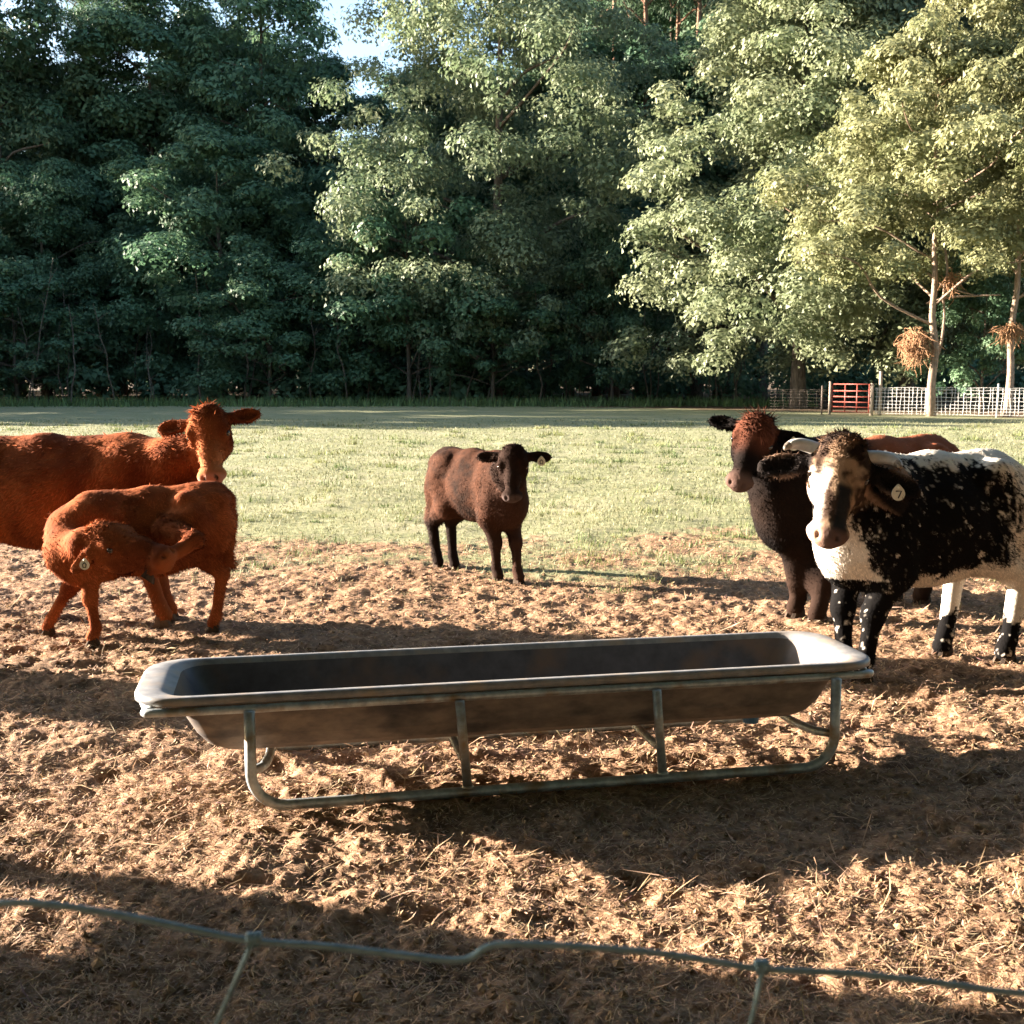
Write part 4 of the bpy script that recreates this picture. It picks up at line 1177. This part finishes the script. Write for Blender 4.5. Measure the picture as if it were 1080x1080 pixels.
for i in range(56):
    px = rg.uniform(-20, 860); y = rg.uniform(71, 84)
    X = (px - 540) / F_PX * y
    o = tag(link('sapling', SAP[i % 6]), 'thin bare sapling at the dark foot of the wood', 'sapling', 'saplings along the foot of the wood')
    o.location = (X, y, 0); o.rotation_euler = (rg.uniform(-0.12, 0.12), rg.uniform(-0.18, 0.18), rg.uniform(0, 6)); s_ = rg.uniform(0.8, 1.6); o.scale = (s_, s_, s_)

# undergrowth and the mass of the wood far behind
rg = np.random.default_rng(77)
n = 420
y = rg.uniform(76, 118, n); cen = np.stack([rg.uniform(-0.62, 0.62, n) * y, y, rg.uniform(0.2, 4.6, n) * sstep(72, 88, y) + 0.3], 1)
V, col = leaf_cloud(cen, rg.uniform(1.2, 2.8, n), 190, 0.40, rg, **GREEN_D)
o = link('undergrowth', mesh_np('undergrowth', V, np.arange(len(V)).reshape(-1, 3), col), M_LEAF); o['kind'] = 'stuff'; o['label'] = 'dark undergrowth between the trunks of the wood'
n = 300
az = rg.uniform(R(48), R(132), n); rr_ = rg.uniform(150, 195, n)
cen = np.stack([rr_ * np.cos(az), rr_ * np.sin(az), np.where(np.arange(n) < 110, rg.uniform(0, 6, n), rg.uniform(3, 24, n))], 1)
V, col = leaf_cloud(cen, rg.uniform(4.5, 8.0, n), 150, 1.2, rg, **GREEN_D)
o = link('far_wood', mesh_np('far_wood', V, np.arange(len(V)).reshape(-1, 3), col), M_LEAF); o['kind'] = 'stuff'; o['label'] = 'mass of the wood far behind the front trees'

# dead vine tangle on the pale trunk, and a smaller one
def vine_tangle(name, label, c, rx, rz, n, seed):
    r_ = np.random.default_rng(seed); mb = MB()
    for i in range(n):
        d = unit(r_.normal(0, 1, (1, 3)))[0]
        p = c + d * np.array([rx, rx, rz]) * r_.uniform(0.2, 0.9)
        q = p + r_.normal(0, 1, 3) * np.array([0.28, 0.28, 0.2]) + np.array([0, 0, -r_.uniform(0.1, 0.55)])
        m = (p + q) / 2 + r_.normal(0, 0.12, 3)
        mb.tube([p, m, q], [0.018, 0.014, 0.006], 4, caps=False)
    o = mb.build(name, M_DEADVINE); tag(o, label, 'vine'); return o
vine_tangle('dead_vine_tangle', 'big orange tangle of dead vines hanging on the pale crooked trunk', np.array(at_depth(966, 362, 49.0)), 0.75, 0.85, 420, 1)
vine_tangle('dead_vine_tangle', 'small orange tangle of dead vines on the trunk at the right edge', np.array(at_depth(1066, 347, 48.2)), 0.55, 0.42, 150, 2)
vine_tangle('dead_vine_tangle', 'wisp of dead vine on a branch above the big tangle', np.array(at_depth(1003, 296, 48.8)), 0.35, 0.55, 70, 3)
mb = MB()
mb.tube(curve_pts([at_depth(984, 386, 49.5), at_depth(992, 365, 49.2), at_depth(996, 335, 49.1), at_depth(995, 312, 49.1), at_depth(999, 285, 49.1), at_depth(997, 262, 49.2)], 5), [0.06] * 10 + [0.05] * 16, 7)
mb.tube(curve_pts([at_depth(977, 320, 49.5), at_depth(1000, 314, 49.2), at_depth(1030, 312, 49.0), at_depth(1055, 311, 48.6)], 5), list(np.linspace(0.05, 0.03, 16)), 7)
mb.tube(curve_pts([at_depth(978, 288, 49.5), at_depth(994, 300, 49.2), at_depth(1012, 307, 49.1), at_depth(1030, 312, 49.0)], 5), list(np.linspace(0.05, 0.03, 16)), 7)
tag(mb.build('bare_vine', M_PALEBARK), 'pale bare twisting vine climbing beside the crooked trunk', 'vine')
# ------------------------------------------------------------------ gate and fences
M_REDPAINT = mat_noise('red_gate_paint', (0.16, 0.028, 0.018), (0.25, 0.045, 0.026), 8, rough=0.55, bump=0.05)
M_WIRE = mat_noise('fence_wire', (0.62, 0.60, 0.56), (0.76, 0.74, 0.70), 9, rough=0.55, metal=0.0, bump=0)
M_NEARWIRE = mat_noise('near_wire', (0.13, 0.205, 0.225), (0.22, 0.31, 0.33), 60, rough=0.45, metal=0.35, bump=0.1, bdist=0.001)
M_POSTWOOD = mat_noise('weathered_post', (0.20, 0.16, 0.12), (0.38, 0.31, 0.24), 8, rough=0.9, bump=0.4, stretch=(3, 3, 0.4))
M_SHADEWIRE = mat_noise('shade_dark_wire', (0.05, 0.04, 0.03), (0.12, 0.09, 0.07), 9, rough=0.8, bump=0)  # wire and post darkened in colour for the shade by the gate
M_TPOST = mat_noise('metal_post', (0.36, 0.34, 0.30), (0.50, 0.47, 0.42), 8, rough=0.6, bump=0.05)

gA, gB = G(877, 437.0), G(916, 438.5)
FE = gB + Vector((0.25, 0.02, 0)); FD = (Vector((27.5, 44.0, 0)) - FE); FD.z = 0
FH = 1.30
gt = thing('farm_gate', 'red tubular metal farm gate in the shade at the fence corner', 'gate', gA, math.atan2(gB.y - gA.y, gB.x - gA.x))
GW = (gB - gA).length; GH = 1.38
def bar(name, a, b, r_, mat, parent, seg=8):
    mb = MB(); mb.tube([a, b], r_, seg); return mb.build(name, mat, parent)
for z in (0.14, 0.36, 0.58, 0.82, 1.08, GH):
    bar('rail', (0.0, 0, z), (GW, 0, z), 0.024, M_REDPAINT, gt)
for x_ in (0.0, GW * 0.36, GW * 0.68, GW):
    bar('upright', (x_, 0.002, 0.12), (x_, 0.002, GH + 0.02), 0.030, M_REDPAINT, gt)
for nm, p, h, r_, lab in (('gate_post', gA + Vector((-0.10, 0, 0)), 1.5, 0.06, 'grey hinge post on the left of the red gate'), ('gate_post', gB + Vector((0.12, 0.02, 0)), 1.42, 0.07, 'pale latch post between red gate and wire fence'), ('gate_post', FE + Vector((0.22, -0.05, 0)), 1.95, 0.075, 'tall weathered wooden post starting the wire fence')):
    mb = MB(); mb.tube([p + Vector((0, 0, -0.2)), p + Vector((0.01, 0, h * 0.6)), p + Vector((0, 0, h))], [r_ * 1.1, r_, r_ * 0.92], 10); tag(mb.build(nm, M_POSTWOOD), lab, 'post')

def wire_fence(name, label, p0, d, height, n_posts, stay, mat, seed, wr=0.011):
    L_ = d.length; u = d.normalized()
    f = thing(name, label, 'fence', p0, math.atan2(u.y, u.x))
    r_ = random.Random(seed)
    zs = [0.10, 0.22, 0.35, 0.49, 0.64, 0.80, 0.97, 1.0 * height * 0.9, height - 0.04]
    zs = [z * height / 1.22 if z < 0.98 else z for z in zs[:7]] + [height * 0.9, height - 0.03]
    K = 24
    for z in zs:
        mb = MB(); mb.tube([(L_ * i / K, r_.gauss(0, 0.02), z + r_.gauss(0, 0.012)) for i in range(K + 1)], wr, 5); mb.build('line_wire', mat, f)
    sm = None; n = int(L_ / stay)
    for i in range(n):
        if sm is None:
            mb = MB(); mb.tube([(0, -0.002, 0.08), (0.015, -0.004, height * 0.35), (-0.02, -0.002, height * 0.7), (0, -0.002, height - 0.03)], wr * 0.9, 4); o = mb.build('stay_wire', mat, f); sm = o.data
        else:
            o = link('stay_wire', sm, None, f)
        o.location = (stay * (i + 0.5) + r_.gauss(0, 0.012), -0.008, 0); o.rotation_euler = (0, r_.gauss(0, 0.03), r_.uniform(0, 6))
    for i in range(n_posts):
        x_ = L_ * (i + 0.9) / n_posts
        mb = MB(); mb.tube([(x_, 0.03, -0.2), (x_ + r_.gauss(0, 0.03), 0.03, height + 0.16)], 0.042, 8); mb.build('post', M_TPOST if mat is M_WIRE else M_SHADEWIRE, f)
    return f
wire_fence('wire_fence', 'pale woven wire fence along the foot of the pale trees on the right', FE, FD, 1.26, 5, 0.17, M_WIRE, 3, 0.0095)
sA = G(812, 436); sB = gA + Vector((-0.2, 0, 0))
wire_fence('wire_fence', 'dim wire fence in shade running left from the red gate', sA, sB - sA, 1.15, 1, 0.4, M_SHADEWIRE, 4, 0.004)

# the near fence the picture is taken over
NF = 1.0
nf = thing('woven_wire_fence', 'blurred galvanised wire fence crossing the foreground', 'fence', (0, NF, 0))
path = [(-620, 905), (-300, 925), (-80, 968), (0, 953), (60, 955), (130, 966), (210, 982), (270, 993), (340, 998), (420, 1007), (475, 1013), (497, 1010), (512, 1000), (535, 996), (600, 998), (680, 1004), (740, 1012), (802, 1022), (900, 1027), (1000, 1038), (1080, 1048), (1300, 1062), (1700, 1075)]
P_ = [at_depth(a, b, NF) - Vector((0, NF, 0)) for a, b in path]
WR = 0.0033
mb = MB(); mb.tube(curve_pts(P_, 5), WR, 10); mb.build('top_wire', M_NEARWIRE, nf)
for k, z in enumerate((0.90, 0.70, 0.52, 0.36, 0.20, 0.08)):
    mb = MB(); mb.tube([(-1.1 + 0.2 * i, 0.004 * math.sin(i * 1.7 + k), z + 0.006 * math.sin(i * 2.3 + k)) for i in range(12)], WR * 0.85, 8); mb.build('line_wire', M_NEARWIRE, nf)
for top, dirx in ((at_depth(268, 991, NF), at_depth(226, 1085, NF)), (at_depth(803, 1020, NF), at_depth(790, 1085, NF))):
    a = top - Vector((0, NF, 0)); b = dirx - Vector((0, NF, 0)); sl = (b.x - a.x) / (b.z - a.z)
    pts = [a + Vector((0, -WR * 1.6, WR * 0.5)), a + Vector((sl * -0.04, -WR * 1.2, -0.04)), b]
    for z in (0.85, 0.70, 0.52, 0.36, 0.20, 0.06):
        pts.append(Vector((a.x + sl * (b.z - a.z) * (1 + 0.25 * (b.z - z)), -WR * 1.2, z)))
    mb = MB(); mb.tube(pts, WR * 0.72, 8); st = mb.build('stay_wire', M_NEARWIRE, nf)
    coil = [a + Vector((WR * 0.9 * (t_ - 7) / 3.5, 0, 0)) + Vector((0, math.cos(t_ * 1.55) * WR * 1.75, math.sin(t_ * 1.55) * WR * 1.75)) for t_ in range(15)]
    mb = MB(); mb.tube(curve_pts(coil, 3), WR * 0.62, 7); mb.build('knot', M_NEARWIRE, st)
for X in (-2.1, 2.1):
    mb = MB(); mb.tube([(X, 0.05, -0.3), (X, 0.05, 1.35)], 0.05, 10); mb.build('post', M_POSTWOOD, nf)

# ------------------------------------------------------------------ unseen things added beyond the left edge to shade the near ground
M_BOARD = mat_noise('grey_boards', (0.16, 0.13, 0.10), (0.30, 0.25, 0.20), 6, rough=0.9, bump=0.4, stretch=(4, 4, 0.5))
M_TIN = mat_noise('shed_roof', (0.28, 0.28, 0.27), (0.40, 0.39, 0.37), 6, rough=0.5, metal=0.5, bump=0.1)
M_BARREL = mat_noise('barrel_plastic', (0.03, 0.09, 0.20), (0.05, 0.13, 0.26), 9, rough=0.45, bump=0.05)
SX, SY = -6.0, 5.02
sh = thing('shadow_caster_shed', 'unseen grey board shed added beyond the left edge to shade the foreground', 'shed', (SX, SY, 0))  # added shed, its post and gap shaped to cast the foreground shadow
def plank(name, c, s_, mat):
    mb = MB(); mb.box(c, s_); return mb.build(name, mat, sh, smooth=False)
plank('corner_post', (-0.06, -0.07, 1.25), (0.12, 0.13, 2.5), M_BOARD)
for k in range(9):
    plank('board', (-0.05, -2.1, 1.20 + 0.155 * k), (0.03, 4.19 + 0.004 * (k % 2), 0.152), M_BOARD)
for k in range(8):
    plank('board', (-0.05, -2.35, 0.075 + 0.142 * k), (0.028, 3.70, 0.139), M_BOARD)
for yy in (-2.0, -4.1):
    plank('corner_post', (-0.16, yy, 1.25), (0.12, 0.12, 2.5), M_BOARD)
for yy in (-0.09, -4.1):
    plank('corner_post', (-2.3, yy, 1.15), (0.12, 0.12, 2.3), M_BOARD)
mb = MB(); mb.add([(0.0, 0.0, 2.56), (0.0, -4.3, 2.56), (-2.6, -4.3, 2.36), (-2.6, 0.0, 2.36), (0.0, 0.0, 2.52), (0.0, -4.3, 2.52), (-2.6, -4.3, 2.32), (-2.6, 0.0, 2.32)], [(0, 3, 2, 1), (4, 5, 6, 7), (0, 1, 5, 4), (1, 2, 6, 5), (2, 3, 7, 6), (3, 0, 4, 7)])
mb.build('roof', M_TIN, sh, smooth=False)
ba = thing('shadow_caster_barrel', 'unseen blue barrel added beyond the left edge to cast a shadow band', 'barrel', (-5.35, 6.62, 0))  # added out of view to cast the low shadow left of the trough
mb = MB(); mb.tube([(0, 0, 0.0), (0, 0, 0.03), (0, 0, 0.27), (0, 0, 0.29), (0, 0, 0.31), (0, 0, 0.58), (0, 0, 0.60), (0, 0, 0.62), (0, 0, 0.86), (0, 0, 0.88)], [0.33, 0.35, 0.36, 0.37, 0.36, 0.36, 0.37, 0.36, 0.35, 0.33], 28); mb.build('drum', M_BARREL, ba)
mb = MB(); mb.tube([(0, 0, 0.885), (0, 0, 0.90)], 0.30, 24); mb.build('lid', M_BARREL, ba)
